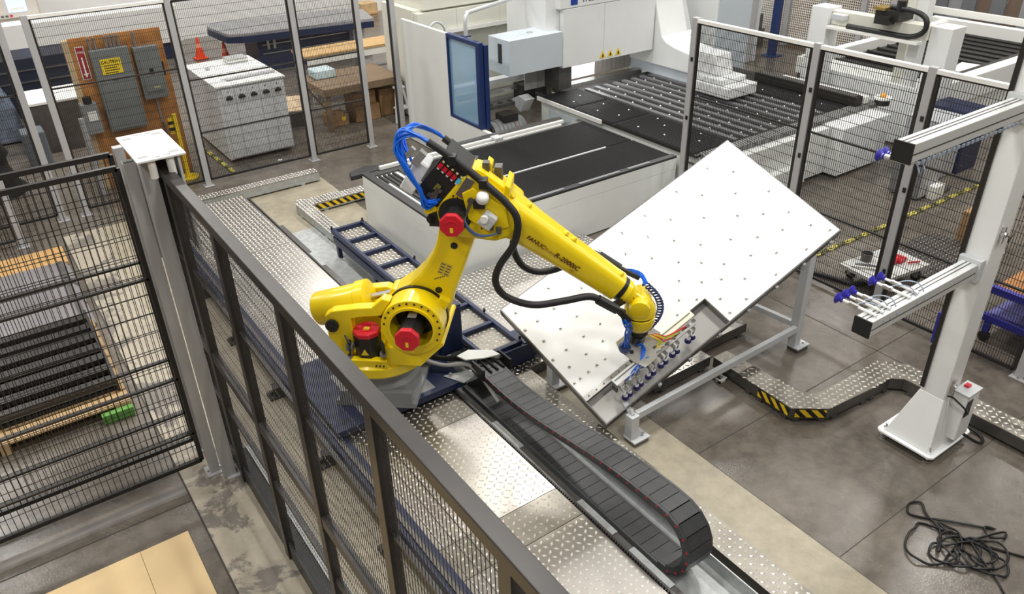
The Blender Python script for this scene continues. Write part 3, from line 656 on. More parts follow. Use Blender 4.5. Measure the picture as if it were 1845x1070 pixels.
# forearm: long tapering octagonal tube
F0, F1 = Vector((1.12,0,1.815)), Vector((2.115,0,1.10)); fd = (F1-F0).normalized(); fn_ = Vector((-fd.z,0,fd.x)); FL = (F1-F0).length
def fsec(t, hw, hh, n_=16):
    c = F0+fd*t; out = []
    for k in range(n_):
        a = 2*PI*(k+0.5)/n_; ca, sa = math.cos(a), math.sin(a); e = 0.55
        out.append(c+Vector((0,1,0))*hw*math.copysign(abs(ca)**e, ca)+fn_*hh*math.copysign(abs(sa)**e, sa))
    return out
fm = MB(); secs = [(-0.05,0.19,0.175),(0.10,0.175,0.165),(0.30,0.145,0.15),(0.70,0.125,0.13),(1.12,0.112,0.115),(1.20,0.112,0.115)]
for t, w_, h_ in secs: fm.v += [tuple(p) for p in fsec(t,w_,h_)]
nn = 16
for i in range(len(secs)-1):
    for k in range(nn): fm.f.append((i*nn+k, i*nn+(k+1)%nn, (i+1)*nn+(k+1)%nn, (i+1)*nn+k))
fm.f += [tuple(range(nn-1,-1,-1)), tuple((len(secs)-1)*nn+k for k in range(nn))]
fore = R('forearm', fm, YEL, smooth=35)
for t in (0.18,0.56,0.64,1.14): R('lug', MB().lathe([(0.025,0),(0.02,0.02),(0.01,0.03)], F0+fd*t+fn_*(0.165-0.045*t)+Vector((0,-0.03,0)), fn_, 10), YEL, fore, smooth=60)
# lettering on the flank: the forearm flank leans in as it tapers
LM = mat('print_brown', (0.09,0.02,0.005), 0.5)
def flank(t, off): return F0+fd*t+Vector((0,-(0.147-0.034*(t-0.3)/0.8 if t > 0.3 else 0.175-0.15*(t-0.1)),0))+fn_*off
tilt = (flank(0.75,0)-flank(0.45,0)).normalized()
text('maker_lettering', 'FANUC', 0.052, frame_m(flank(0.385,-0.018)+Vector((0,-0.004,0)), tilt, fn_), LM, fore, shear=0.15, bold=0.0008)
text('maker_lettering', 'Robot', 0.040, frame_m(flank(0.525,-0.02)+Vector((0,-0.004,0)), tilt, fn_), mat('print_tan', (0.35,0.18,0.02), 0.5), fore, shear=0.2)
text('model_lettering', 'R-2000iC', 0.062, frame_m(flank(0.69,-0.016)+Vector((0,-0.004,0)), tilt, fn_), LM, fore, shear=0.15, bold=0.0012)
text('model_lettering', '125L', 0.026, frame_m(flank(0.765,-0.058)+Vector((0,-0.004,0)), tilt, fn_), LM, fore, shear=0.15)
R('wrist_band', MB().cyl(F0+fd*1.20, F0+fd*1.245, 0.108, seg=28), BLK)
R('wrist_neck', MB().cyl(F0+fd*1.245, F0+fd*1.29, 0.104, seg=28).cyl(F0+fd*1.29, F0+fd*1.36, 0.095, 0.075, seg=28), YEL, smooth=30)
J5 = F0+fd*1.44+Vector((0,0.01,-0.01)); tl = (RMI.to_3x3() @ Vector((0.06,0.06,-0.99))).normalized()
wax = fd.cross(tl).normalized()
R('wrist_link', MB().obox(F0+fd*1.38, fd, wax, fd.cross(wax), 0.09, 0.055, 0.07), YEL, bev=0.02)
R('wrist_window', MB().obox(F0+fd*1.35+Vector((0,-0.066,0.038)), fd, (0,0.6,0.8), (0,-0.8,0.6), 0.018, 0.018, 0.004), BLK)
R('wrist_knuckle', MB().lathe([(0.055,-0.145),(0.085,-0.135),(0.088,-0.09),(0.095,-0.08),(0.095,0.08),(0.088,0.09),(0.085,0.135),(0.055,0.145)], J5, wax, 28), YEL, smooth=35)
hd = R('wrist_head', MB().lathe([(0.10,-0.02),(0.128,0.03),(0.134,0.07),(0.134,0.105),(0.123,0.111),(0.123,0.124),(0.134,0.130),(0.132,0.19),(0.112,0.245),(0.09,0.27)], J5, tl, 32), YEL, smooth=35)
R('head_band', MB().ring(J5+tl*0.111, tl, 0.1245, 0.09, 0.014, 32), BLK, hd)
R('tool_flange', MB().cyl(J5+tl*0.27, J5+tl*0.32, 0.085, seg=24), BLK)
# flange centre in the table frame
FW = RMW @ (J5+tl*0.32); q = FW-PD; fu, fv, fnn = q.dot(uh), q.dot(vh), q.dot(nh)
LT = lambda u, v, n: RMI @ T(u, v, n)     # table frame to robot frame
def tdir(d): return (RMI.to_3x3() @ d)
ul, vl, nl = tdir(uh), tdir(vh), tdir(nh)
PN = 0.24
gpl = [(fu+0.10,fv-0.16),(fu+0.02,fv-0.19),(fu-0.14,fv-0.17),(0.10,fv-0.13),(0.10,fv+0.02),(fu-0.14,fv+0.05),(fu-0.16,fv+0.16),(fu-0.08,fv+0.20),(fu+0.10,fv+0.16)]
gplate = R('gripper_plate', MB().prism(gpl, lambda a,b_,t_: LT(a,b_,t_), PN, PN+0.012), mat('plate_grey', (0.5,0.49,0.45), 0.35, 0.7, var=0.08, scale=6))
R('gripper_adapter', MB().cyl(J5+tl*0.32, LT(fu,fv,PN+0.012), 0.07, seg=20), BLK, gplate)
R('plate_hole', MB().cyl(LT(fu-0.06,fv-0.12,PN+0.0125), LT(fu-0.06,fv-0.12,PN+0.014), 0.02, seg=12), BLK, gplate); R('plate_hole', MB().cyl(LT(fu+0.05,fv+0.14,PN+0.0125), LT(fu+0.05,fv+0.14,PN+0.014), 0.016, seg=12), BLK, gplate)
def gb(nm, u, v, n, hu, hv, hn, mt, parent=None, bev=0.0): return R(nm, MB().obox(LT(u,v,n), ul, vl, nl, hu, hv, hn), mt, parent, bev=bev)
beam = gb('gripper_beam', 0.175, 0.47, 0.205, 0.036, 0.235, 0.018, WHT, bev=0.003)
beam2 = gb('gripper_beam', 0.225, 1.02, 0.205, 0.034, 0.20, 0.018, mat('beam_cream', (0.78,0.77,0.62), 0.4), bev=0.003)
gb('beam_end', 0.15, 0.225, 0.17, 0.03, 0.008, 0.05, BLKM); gb('gripper_spine', 0.14, 0.72, 0.185, 0.012, 0.46, 0.01, STEEL)
gb('beam_slot', 0.185, 0.47, 0.2245, 0.005, 0.22, 0.0015, DSTEEL, beam); gb('beam_slot', 0.235, 1.02, 0.2245, 0.005, 0.18, 0.0015, DSTEEL, beam2)
cupv = [0.285,0.335,0.425,0.475,0.575,0.635,0.735,0.79,0.885,0.94,1.09,1.145]
vals = MB()
for v in cupv:
    u = 0.07+0.045*(v-0.28)
    b_ = R('cup_bracket', MB().obox(LT(u+0.04,v,0.16), ul, vl, nl, 0.035, 0.012, 0.012), CHROME)
    R('cup_stem', MB().cyl(LT(u,v,0.18), LT(u,v,0.03), 0.009, seg=10), CHROME, b_)
    R('suction_cup', MB().lathe([(0.012,0.0),(0.020,-0.008),(0.016,-0.016),(0.026,-0.026),(0.018,-0.032),(0.033,-0.045),(0.030,-0.047)], LT(u,v,0.04), nl, 16), mat('cup_purple', (0.025,0.02,0.14), 0.35), b_, smooth=60)
    R('cup_collar', MB().cyl(LT(u,v,0.055), LT(u,v,0.04), 0.019, seg=12), LGREY, b_)
for k in range(22): 
    v = 0.29+0.9*k/21; gb('valve_block', 0.125+0.045*(v-0.28), v, 0.165+0.01*(k%2), 0.016, 0.013, 0.02, (CHROME, DSTEEL, LGREY)[k%3])
def tubeL(nm, pts, r, mt, parent=None, seg=6): return R(nm, MB().tube(pts, r, seg), mt, parent, smooth=60)
for k in range(5):
    tubeL('air_hose', [LT(0.13,0.34+0.06*k,0.19), LT(0.15,0.42+0.05*k,0.225+0.006*k), LT(0.17,fv-0.13+0.012*k,0.245), LT(0.22,fv-0.06+0.01*k,0.27), LT(fu-0.08,fv-0.03,0.29+0.01*k), LT(fu-0.05,fv-0.06,0.30)], 0.006, BLUEH)
for k in range(6):
    tubeL('air_hose', [LT(0.17,0.80+0.06*k,0.19), LT(0.18,0.74+0.045*k,0.235), LT(0.20,fv+0.13+0.015*k,0.26), LT(0.25,fv+0.10+0.01*k,0.30), LT(fu-0.05,fv+0.08,0.31), LT(fu-0.0,fv+0.07,0.30)], 0.006, (SAFEY, mat('hose_lime', (0.55,0.62,0.08), 0.4), RED)[k%3])
# hoses dressed along the arm
def px(x, z, y): return (x, y, z)
tubeL('dress_hose', [px(0.62,2.42,-0.20),px(0.83,2.27,-0.20),px(1.03,2.11,-0.22),px(1.20,1.96,-0.24),px(1.29,1.82,-0.26),px(1.26,1.62,-0.27),px(1.14,1.42,-0.26),px(1.10,1.26,-0.25),px(1.18,1.12,-0.24),px(1.40,1.05,-0.24),px(1.65,1.09,-0.23),px(1.86,1.13,-0.21),px(1.97,1.075,-0.19)], 0.030, RUB, seg=12)
tubeL('dress_hose', [px(0.66,2.31,0.2),px(0.90,2.12,0.2),px(1.10,1.96,0.22),px(1.23,1.82,0.24),px(1.27,1.62,0.26),px(1.19,1.36,0.27),px(1.25,1.16,0.27),px(1.40,1.08,0.27),px(1.60,1.13,0.27),px(1.80,1.29,0.26),px(1.95,1.265,0.24)], 0.030, RUB, seg=12)
R('hose_clamp', MB().cyl((1.93,-0.20,1.10),(2.09,-0.17,0.99),0.042,seg=8).cyl((2.09,-0.17,0.99),(2.15,-0.14,0.95),0.026,seg=8), BLK); R('hose_clamp', MB().cyl((1.93,0.24,1.275),(2.11,0.22,1.165),0.042,seg=8).cyl((2.11,0.22,1.165),(2.28,0.2,1.09),0.026,seg=8), BLK)
R('clamp_bracket', MB().bar((2.06,-0.16,1.02),(2.16,-0.05,1.02),0.03,0.06), BLK); R('clamp_bracket', MB().bar((2.06,0.19,1.12),(2.14,0.08,1.10),0.03,0.06), BLK); R('clamp_arm', MB().bar((2.08,-0.16,1.0),(2.20,-0.17,0.88),0.025,0.05), BLK)
for xh, zh, yh in ((0.80,2.29,-0.20),(1.03,2.11,-0.22),(0.90,2.12,0.2),(1.15,1.905,0.23)): R('hose_clip', MB().box(xh-0.03,xh+0.03,yh-0.045,yh+0.045,zh-0.04,zh+0.03), BLK)
c_end = J5+(RMI.to_3x3() @ Vector((0.84,-0.54,0)))*0.03+Vector((0,0,0.17))
for k in range(7):
    o1 = random.uniform(-0.03,0.03); o2 = random.uniform(-0.03,0.03)
    tubeL('air_hose', [(2.12,-0.15+o1*0.5,0.965+o2*0.4),(2.18+o1,-0.15+o2,0.86+o1),(2.20+o2,-0.10+o1,0.74+o2),Vector(LT(fu-0.0,fv-0.15,PN+0.05))+Vector((o1*1.3,o2,0.02))], 0.007, BLUEH)
    tubeL('air_hose', [(2.13,0.21+o1*0.5,1.16+o2*0.4),(2.22+o1*0.5,0.22+o2*0.5,1.14+o1*0.5),(2.30+o2*0.5,0.18+o1*0.5,1.12+o1*0.5),c_end+Vector((o1,o2,o1))*0.6], 0.006, BLUEH)
R('hose_bundle', MB().lathe([(0.03,0),(0.05,0.01),(0.055,0.04),(0.035,0.05)], LT(fu+0.0,fv-0.15,PN+0.012), nl, 14), mat('bundle_dark_blue', (0.02,0.04,0.12), 0.4))
# coil hose down the far side of the wrist
cpts = []; rgt = RMI.to_3x3() @ Vector((0.84,-0.54,0)); c0, c1_ = J5+rgt*0.03+Vector((0,0,0.17)), Vector(LT(fu+0.02,fv+0.10,PN+0.06))+rgt*0.03; cm = (c0+c1_)/2+rgt*0.24
for k in range(17*8+1):
    t = k/(17*8); p = c0*(1-t)**2+cm*2*t*(1-t)+c1_*t*t; a = 2*PI*17*t
    d = (c1_-c0).normalized(); ea = d.orthogonal().normalized(); eb = d.cross(ea); cpts.append(p+0.026*(ea*math.cos(a)+eb*math.sin(a)))
R('coil_hose', MB().tube(cpts, 0.0075, 6, smooth=False), mat('coil_dark_blue', (0.012,0.03,0.13), 0.35), smooth=60)
# valve panel and control box at the elbow rear
vp = R('valve_panel', MB().prism([(0.72,2.30),(0.88,2.15),(0.64,1.88),(0.49,2.02)], fxz, -0.20, -0.17), BLK, bev=0.004)
e1 = Vector((0.73,0,-0.68)).normalized(); e2 = Vector((0.66,0,0.75)).normalized()
for k in range(5):
    c_ = Vector((0.705,-0.205,2.235))+e1*0.045*k
    R('valve_button', MB().obox(c_, e1, e2, (0,1,0), 0.016, 0.02, 0.012), RED if k < 4 else mat('button_cyan', (0.1,0.55,0.8), 0.4), vp); R('valve_tag', MB().obox(c_+e2*0.04, e1, e2, (0,1,0), 0.009, 0.007, 0.006), mat('tag_cream', (0.8,0.75,0.4), 0.5), vp)
    R('valve_tag', MB().obox(c_-e2*0.032, e1, e2, (0,1,0), 0.01, 0.005, 0.004), LABW, vp)
R('panel_side', MB().prism([(0.72,2.30),(0.74,2.32),(0.92,2.17),(0.88,2.15)], fxz, -0.20, 0.16), BLK, vp)
vcm = MB()
for k in range(9): vcm.obox((0.60+0.02*(k%4)+0.03*(k//4),-0.215,2.0+0.025*(k//3)-0.02*(k%3)), e1, e2, (0,1,0), 0.012, 0.014, 0.012)
R('valve_body', vcm, DSTEEL, vp); R('valve_part', MB().obox((0.67,-0.215,2.06), e1, e2, (0,1,0), 0.02, 0.025, 0.012), mat('brass_green', (0.25,0.24,0.05), 0.4, 0.5), vp)
wb = R('control_box', MB().obox((0.485,-0.06,2.12), Vector((0.55,0,0.83)), (0,1,0), Vector((0.83,0,-0.55)), 0.14, 0.11, 0.06), LGREY, bev=0.01)
R('box_lid', MB().obox(Vector((0.485,-0.175,2.12)), Vector((0.55,0,0.83)), (0,1,0), Vector((0.83,0,-0.55)), 0.135, 0.006, 0.055), LABW, wb, bev=0.004); R('box_latch', MB().cyl((0.535,-0.18,2.08),(0.535,-0.195,2.08),0.012,seg=10), LGREY, wb)
R('elbow_machinery', MB().box(0.55,0.70,-0.15,0.05,1.84,1.95).box(0.58,0.66,-0.2,-0.12,1.72,1.86).cyl((0.6,-0.2,1.78),(0.6,-0.1,1.78),0.04), BLK); R('elbow_bracket', MB().obox((0.60,-0.19,1.86), (1,0,0.4), (-0.4,0,1), (0,1,0), 0.05, 0.02, 0.02), YEL)
for k in range(11):
    j = lambda s=0.025: random.uniform(-s, s)
    tubeL('air_hose', [(0.66+j(),-0.20+j(),1.95+j()),(0.58+j(),-0.26+j(),1.93+j()),(0.53+j(),-0.27+j(),2.06+j()),(0.47+j(),-0.27+j(),2.22+j()),(0.40+j(),-0.26+j(),2.40+j(0.03)),(0.46+j(),-0.24+j(),2.50+j(0.03)),(0.56+j(0.01),-0.22+j(0.01),2.47+j(0.01)),(0.62,-0.20+j(0.012),2.42+j(0.012))], 0.009, BLUEH, seg=6)
for k in range(5):
    j = lambda s=0.025: random.uniform(-s, s)
    tubeL('air_hose', [(0.47+j(),-0.20+j(),2.25+j()),(0.40+j(),-0.12+j(),2.42+j()),(0.48+j(),0.05+j(),2.47+j()),(0.60+j(0.01),0.18+j(0.01),2.36+j(0.01)),(0.66,0.2,2.31)], 0.009, BLUEH, seg=6)
R('valve_manifold', MB().obox((0.55,-0.22,2.30), e1, e2, (0,1,0), 0.03, 0.06, 0.03).obox((0.49,-0.23,2.35), e1, e2, (0,1,0), 0.02, 0.04, 0.02), mat('manifold_grey', (0.42,0.42,0.42), 0.35, 0.6), vp)

# ================================================================== ROBOT CARRIAGE
cg = thing('robot_carriage', 'dark blue steel carriage plate under the robot base', 'carriage', (2.4,5.7,0.24))
obj('carriage_plate', MB().box(1.72,3.02,5.19,6.35,0.262,0.333), NAVY, cg, bev=0.006)
obj('riser_plate', MB().box(2.0,2.72,5.25,6.0,0.3331,0.3335), GREYM, cg)
for (x,y) in ((1.82,5.28),(1.88,5.28),(1.82,5.34),(2.92,5.28),(2.88,5.34),(2.94,5.40),(2.82,5.26),(1.8,6.2),(1.86,6.25)): obj('bolt_hole', MB().cyl((x,y,0.333),(x,y,0.3345),0.014,seg=10), BLK, cg)
cbx = obj('cabinet_box', MB().box(2.98,3.26,5.62,6.2,0.335,0.86), NAVY, cg, bev=0.01)
obj('cabinet_door', MB().box(3.0,3.24,5.608,5.619,0.37,0.84), NAVY, cbx, bev=0.004)
br = obj('bracket_plate', MB().prism([(2.86,5.35),(3.12,5.28),(3.18,5.18),(2.96,5.14)], lambda a,b_,t_:(a,b_,t_), 0.336, 0.344), GALV, cg); obj('bolt', MB().cyl((2.92,5.31,0.344),(2.92,5.31,0.37),0.016,seg=8), STEEL, br)
wc = obj('white_hood', MB().prism([(3.02,5.34),(3.16,5.36),(3.34,5.22),(3.36,5.12),(3.2,5.16),(3.05,5.24)], lambda a,b_,t_:(a,b_,t_), 0.50, 0.512), WHT, cg)
obj('hood_post', MB().box(3.15,3.2,5.2,5.25,0.345,0.50), GALV, cg)
cbl = MB()
for k in range(7):
    o1 = 0.018*(k%3); o2 = 0.016*(k//3)
    cbl.tube([(2.72+o1,5.86,0.52+o2),(2.78+o1,5.66+o1,0.46+o2),(2.95,5.47+o1,0.42+o2),(3.12,5.32+o1,0.44+o2),(3.17+o1*3,5.18,0.46+o2*0.5),(3.18+o1*4,5.0,0.45)], 0.013, 6)
obj('supply_cable', cbl, RUB, cg, smooth=60)
obj('supply_conduit', MB().tube([(2.76,5.6,0.44),(2.92,5.42,0.40),(3.08,5.29,0.42),(3.11,5.1,0.40),(3.12,4.8,0.26)], 0.02, 8), mat('conduit_grey', (0.45,0.45,0.45), 0.4), cg, smooth=60)

# ================================================================== BLUE FRAME RACK
lr = thing('ladder_rack', 'long dark blue open ladder frame between the rail trough and white machine', 'rack', (3.6,7,0))
LX0, LX1, LY0, LY1, LZ = 3.30, 3.76, 5.32, 8.88, 0.40
obj('side_beam', MB().box(LX0,LX0+0.045,LY0,LY1,LZ-0.06,LZ), NAVY, lr, bev=0.004); obj('side_beam', MB().box(LX1-0.045,LX1,LY0,LY1,LZ-0.06,LZ), NAVY, lr, bev=0.004)
ry = [LY0, 5.78, 6.24, 6.70, 7.15, 7.58, 8.0, 8.42, LY1-0.05]
for y in ry: obj('cross_bar', MB().box(LX0+0.046,LX1-0.046,y,y+0.05,LZ-0.055,LZ-0.005), NAVY, lr, bev=0.004)
for k in range(len(ry)-1):
    p = obj('tread_infill', MB().box(LX0+0.05,LX1-0.05,ry[k]+0.055,ry[k+1]-0.005,LZ-0.056,LZ-0.05), ALUD, lr); obj('tread_pattern', lozenges(None, LX0+0.05,LX1-0.05,ry[k]+0.06,ry[k+1]-0.01,LZ-0.05,0.05), ALULD, p, kind='stuff', fixn=False)
obj('lower_beam', MB().box(LX0+0.01,LX0+0.07,LY0+0.02,LY1-0.02,0.2,0.3), NAVY, lr); obj('lower_beam', MB().box(LX1-0.09,LX1-0.02,LY0+0.02,LY1-0.02,0.2,0.3), NAVY, lr)
for y in (LY0+0.05,6.5,7.7,LY1-0.12):
    for x in (LX0+0.02,LX1-0.08): obj('leg', MB().box(x,x+0.05,y,y+0.06,0.147 if x > 3.5 else 0.022,0.2).box(x,x+0.05,y,y+0.06,0.3,LZ-0.06), NAVY, lr)
obj('end_plate', MB().box(LX0-0.02,LX1+0.12,LY0-0.04,LY0-0.002,0.17,LZ-0.04), NAVY, lr); obj('end_box', MB().box(LX1+0.01,LX1+0.22,LY0-0.02,LY0+0.24,0.17,LZ-0.03), NAVY, lr)
for (x,y) in ((LX1,6.0),(LX1,7.5),(LX1-0.02,8.86),(LX0+0.01,8.86),(LX1,5.36)): obj('stop_pin', MB().cyl((x,y,LZ),(x,y,LZ+0.035),0.014,seg=8), BLKM, lr)

# ================================================================== BRUSH TABLE (white, behind the robot)
bt = thing('brush_table', 'long white machine table with black brush top behind the robot', 'machine table', (6,8.4,0))
BX0,BX1,BY0,BY1,BZ = 4.08,7.88,7.32,9.47,0.74
obj('table_body', MB().box(BX0+0.02,BX1,BY0+0.02,BY1,0.02,BZ-0.005), WHTM, bt)
obj('front_panel', MB().box(BX0,5.55,BY0,BY0+0.018,0.02,0.575), WHTM, bt); obj('front_panel', MB().box(5.554,BX1,BY0,BY0+0.018,0.02,0.575), WHTM, bt)
obj('front_panel', MB().box(BX0,5.38,BY0,BY0+0.018,0.579,BZ), WHTM, bt); obj('front_panel', MB().box(5.384,BX1,BY0,BY0+0.018,0.579,BZ), WHTM, bt)
obj('end_panel', MB().box(BX0,BX0+0.018,BY0+0.019,BY1,0.02,0.60), WHTM, bt); obj('end_panel', MB().box(BX0,BX0+0.018,BY0+0.019,BY1,0.604,BZ), WHTM, bt)
rimm = mat('rim_black', (0.03,0.03,0.032), 0.4)
for nm, bb in (('rim', (BX0,BX1,BY0,BY0+0.09,BZ,BZ+0.035)), ('rim', (BX0,BX0+0.10,BY0+0.091,BY1,BZ,BZ+0.035)), ('rim', (BX0+0.101,BX1,BY1-0.14,BY1,BZ,BZ+0.02)), ('rim', (4.55,4.60,BY0+0.091,BY1-0.141,BZ,BZ+0.03))):
    obj(nm, MB().box(*bb), rimm, bt, bev=0.004)
for (a,b_) in ((4.7,5.25),(5.32,5.9),(6.15,6.85),(7.0,7.4)): obj('rim_insert', MB().box(a,b_,BY0+0.02,BY0+0.065,BZ+0.0355,BZ+0.045), mat('insert_grey', (0.22,0.22,0.23), 0.4), bt, bev=0.003)
for k, x in enumerate((4.24,4.31,4.38,4.45)): obj('roller', MB().cyl((x,BY0+0.15,BZ+0.012),(x,BY1-0.2,BZ+0.012),0.022,seg=8), BLKM, bt)
obj('light_bar', MB().box(4.185,4.215,7.55,8.9,BZ+0.02,BZ+0.045), LGREY, bt)
for (ya,yb_) in ((BY0+0.095,8.205),(8.235,BY1-0.145)):
    p = obj('brush_field', MB().box(4.605,BX1-0.01,ya,yb_,BZ-0.004,BZ+0.010), BRUSH, bt); g = MB(); y = ya+0.012
    while y < yb_-0.015: g.box(4.62,BX1-0.02,y,y+0.011,BZ+0.010,BZ+0.024); y += 0.03
    obj('bristle_row', g, mat('bristle', (0.016,0.016,0.017), 0.6), p, kind='stuff', fixn=False)
obj('centre_strip', MB().box(4.61,7.35,8.207,8.233,BZ,BZ+0.028), LGREY, bt)
obj('back_rail', MB().box(4.35,7.55,BY1-0.02,BY1+0.03,BZ+0.021,BZ+0.07), LABW, bt, bev=0.004); obj('back_rail', MB().box(4.75,7.45,BY1-0.10,BY1-0.075,BZ+0.021,BZ+0.045), LABW, bt)
obj('rail_carriage', MB().box(6.2,6.34,BY1-0.11,BY1+0.04,BZ+0.046,BZ+0.09), LGREY, bt, bev=0.006); obj('rail_cover', MB().box(5.6,7.55,BY1+0.035,BY1+0.10,BZ+0.02,BZ+0.10), DSTEEL, bt)
bmpr = solo('bumper_arm', MB().prism([(3.93,9.52),(3.98,9.68),(4.25,9.78),(4.62,9.62),(4.62,9.52),(4.2,9.52)], lambda a,b_,t_:(a,b_,t_), 0.68, 0.755), BLK, 'black cushioned bumper arm at the far corner of the brush table', 'bumper', bev=0.02)

# ================================================================== MAIN MACHINE
mc = thing('punching_machine', 'large white sheet metal machine with slatted black bed and overhanging frame', 'machine', (9.8,9,0))
obj('bed_body', MB().box(8.0,11.9,7.02,10.62,0.05,0.80), WHTM, mc)
obj('front_box', MB().box(7.98,10.52,6.72,7.02,0.06,0.78), WHTM, mc, bev=0.006); obj('front_box', MB().box(10.53,11.72,6.50,7.02,0.06,0.80), WHT, mc, bev=0.006)
obj('lower_step', MB().box(8.02,9.9,6.60,6.719,0.10,0.38), WHTM, mc, bev=0.006)
obj('bed_plate', MB().box(7.95,11.95,7.03,10.66,0.80,0.83), BLKM, mc)
obj('side_recess', MB().box(7.985,7.999,9.1,10.4,0.12,0.68), BLUEGREY, mc)
obj('bed_edge', MB().box(7.93,7.949,9.0,10.66,0.78,0.845), LABW, mc)
def brushpanel(x0,x1,y0,y1):
    p = obj('brush_field', MB().box(x0+0.004,x1-0.004,y0+0.004,y1-0.004,0.831,0.84), BRUSH, mc); g = MB(); y = y0+0.02
    while y < y1-0.03: g.box(x0+0.01,x1-0.01,y,y+0.012,0.84,0.853); y += 0.035
    obj('bristle_row', g, MATS['bristle'], p, kind='stuff', fixn=False)
brushpanel(7.96,8.75,7.10,8.75); brushpanel(7.96,8.75,8.78,9.75); brushpanel(7.96,8.75,9.78,10.62); brushpanel(10.95,11.9,7.10,8.9)
x = 8.80
while x < 10.95:
    obj('slat', MB().box(x,x+0.085,7.10,10.45,0.831,0.862), mat('slat_grey', (0.13,0.13,0.135), 0.45), mc); x += 0.215
bl = MB().lathe([(0.016,0),(0.016,0.006),(0.010,0.014),(0.003,0.017)], (0,0,0), seg=8); bl_me = bl.mesh('ball_roller'); fix_normals(bl_me); bl_me.materials.append(LABW)
for i in range(10):
    for j in range(8):
        o = bpy.data.objects.new('ball_roller', bl_me); C.objects.link(o); o.parent = mc; o.matrix_parent_inverse = ROOTM[mc.name].inverted(); o.location = (8.80+0.163+0.215*i, 7.3+0.42*j, 0.83)
for (x,y) in ((8.1,7.4),(8.4,7.4),(8.65,7.6),(8.2,7.9),(8.5,8.2),(8.65,8.5),(8.15,8.4),(8.3,9.0),(8.6,9.1),(8.2,9.4),(8.5,9.6),(8.2,10.0),(8.5,10.2),(11.2,7.4),(11.6,7.5),(11.3,7.9),(11.7,8.2),(11.1,8.5)):
    o = bpy.data.objects.new('ball_roller', bl_me); C.objects.link(o); o.parent = mc; o.matrix_parent_inverse = ROOTM[mc.name].inverted(); o.location = (x,y,0.845)
cmb = MB(); x = 7.98
while x < 11.9: cmb.add([(x,6.86,0.79),(x+0.03,6.86,0.79),(x+0.09,7.05,0.79),(x+0.06,7.05,0.79),(x,6.86,0.86),(x+0.03,6.86,0.86),(x+0.09,7.05,0.86),(x+0.06,7.05,0.86)], [(0,3,2,1),(4,5,6,7),(0,1,5,4),(1,2,6,5),(2,3,7,6),(3,0,4,7)]); x += 0.052
obj('comb_edge', cmb, mat('comb_grey', (0.22,0.22,0.22), 0.45), mc, kind='stuff', fixn=False)
# overhanging C frame
fyz = lambda a, b_, t_: (t_, a, b_)
obj('side_frame', MB().prism([(11.3,1.04),(9.2,1.04),(9.2,1.28),(9.47,1.36),(9.9,1.42),(10.12,1.48),(10.22,1.56),(10.29,1.75),(10.45,2.2),(10.75,3.6),(11.3,3.6)], fyz, 10.35, 11.0), WHT, mc, bev=0.02)
obj('frame_underside', MB().prism([(11.3,0.86),(9.15,0.86),(9.2,1.039),(11.3,1.039)], fyz, 10.40, 11.0), BLUEGREY, mc)
obj('notch_liner', MB().prism([(10.14,1.50),(10.24,1.57),(10.31,1.77),(10.44,2.1),(10.7,2.1),(10.7,1.5)], fyz, 10.9, 11.1), LGREY, mc)
obj('frame_nose', MB().box(10.05,10.75,8.35,9.199,0.90,1.08), WHT, mc, bev=0.02); obj('frame_nose', MB().box(10.10,10.70,8.55,9.199,1.081,1.17), WHT, mc, bev=0.02)
obj('nose_block', MB().prism([(8.75,1.171),(8.85,1.50),(9.19,1.50),(9.19,1.171)], fyz, 10.2,10.6), WHT, mc, bev=0.02)
obj('upper_frame', MB().box(11.75,12.72,10.25,12.5,0.05,3.6), WHT, mc, bev=0.02)
obj('upper_frame_side', MB().box(11.79,12.70,10.235,10.249,0.1,3.55), BLUEGREY, mc)
obj('caution_label', MB().box(11.742,11.749,10.62,10.72,1.30,1.38), SAFEY, mc); obj('info_label', MB().box(11.742,11.749,10.80,10.95,1.38,1.40), BLK, mc)
hdm = obj('head_cover', MB().box(8.28,9.16,10.40,12.0,1.30,2.24), WHT, mc, bev=0.012); hd2 = obj('head_cover', MB().box(9.165,10.33,10.40,12.0,1.30,2.24), WHT, mc, bev=0.012)
hd3 = obj('head_upper_cover', MB().box(8.20,10.33,10.39,12.0,2.245,3.6), WHT, mc, bev=0.012)
obj('blue_logo_square', MB().box(8.42,8.56,10.383,10.389,2.29,2.43), mat('logo_blue', (0.01,0.05,0.32), 0.4), hd3)
text('model_lettering', 'TruBend', 0.135, frame_m((8.885,10.385,2.355), (1,0,0), (0,0,1)), mat('print_charcoal', (0.06,0.065,0.08), 0.5), hd3, bold=0.001)
for x in (9.14,9.31,9.49):
    t = obj('warning_triangle', MB().prism([(x-0.065,1.345),(x+0.065,1.345),(x,1.46)], lambda a,b_,t_:(a,t_,b_), 10.386,10.392), SAFEY, hdm if x < 9.16 else hd2)
    obj('warning_mark', MB().prism([(x-0.02,1.36),(x+0.02,1.36),(x+0.01,1.40),(x-0.005,1.42)], lambda a,b_,t_:(a,t_,b_), 10.383,10.386), BLK, t)
obj('work_light', MB().box(8.62,9.4,10.55,10.63,1.285,1.299), emis('work_light_white', (1,1,1), 22.0), mc)
obj('back_shield', MB().box(8.55,9.45,10.95,10.97,0.9,1.3), WHT, mc); obj('side_shield', MB().box(8.28,8.55,10.5,10.9,0.92,1.29), DSTEEL, mc)
for k in range(8): obj('curtain_plate', MB().box(9.46+0.11*k,9.56+0.11*k,11.0,11.02,0.88,1.29), mat('curtain_steel', (0.42,0.39,0.36), 0.4, 0.5), mc)
for k in range(5): obj('curtain_plate', MB().box(7.86+0.13*k,7.98+0.13*k,10.9,10.92,0.9,1.3), GREYP, mc)
obj('bed_back_rail', MB().box(8.4,10.35,10.67,10.85,0.80,0.90), STEEL, mc)
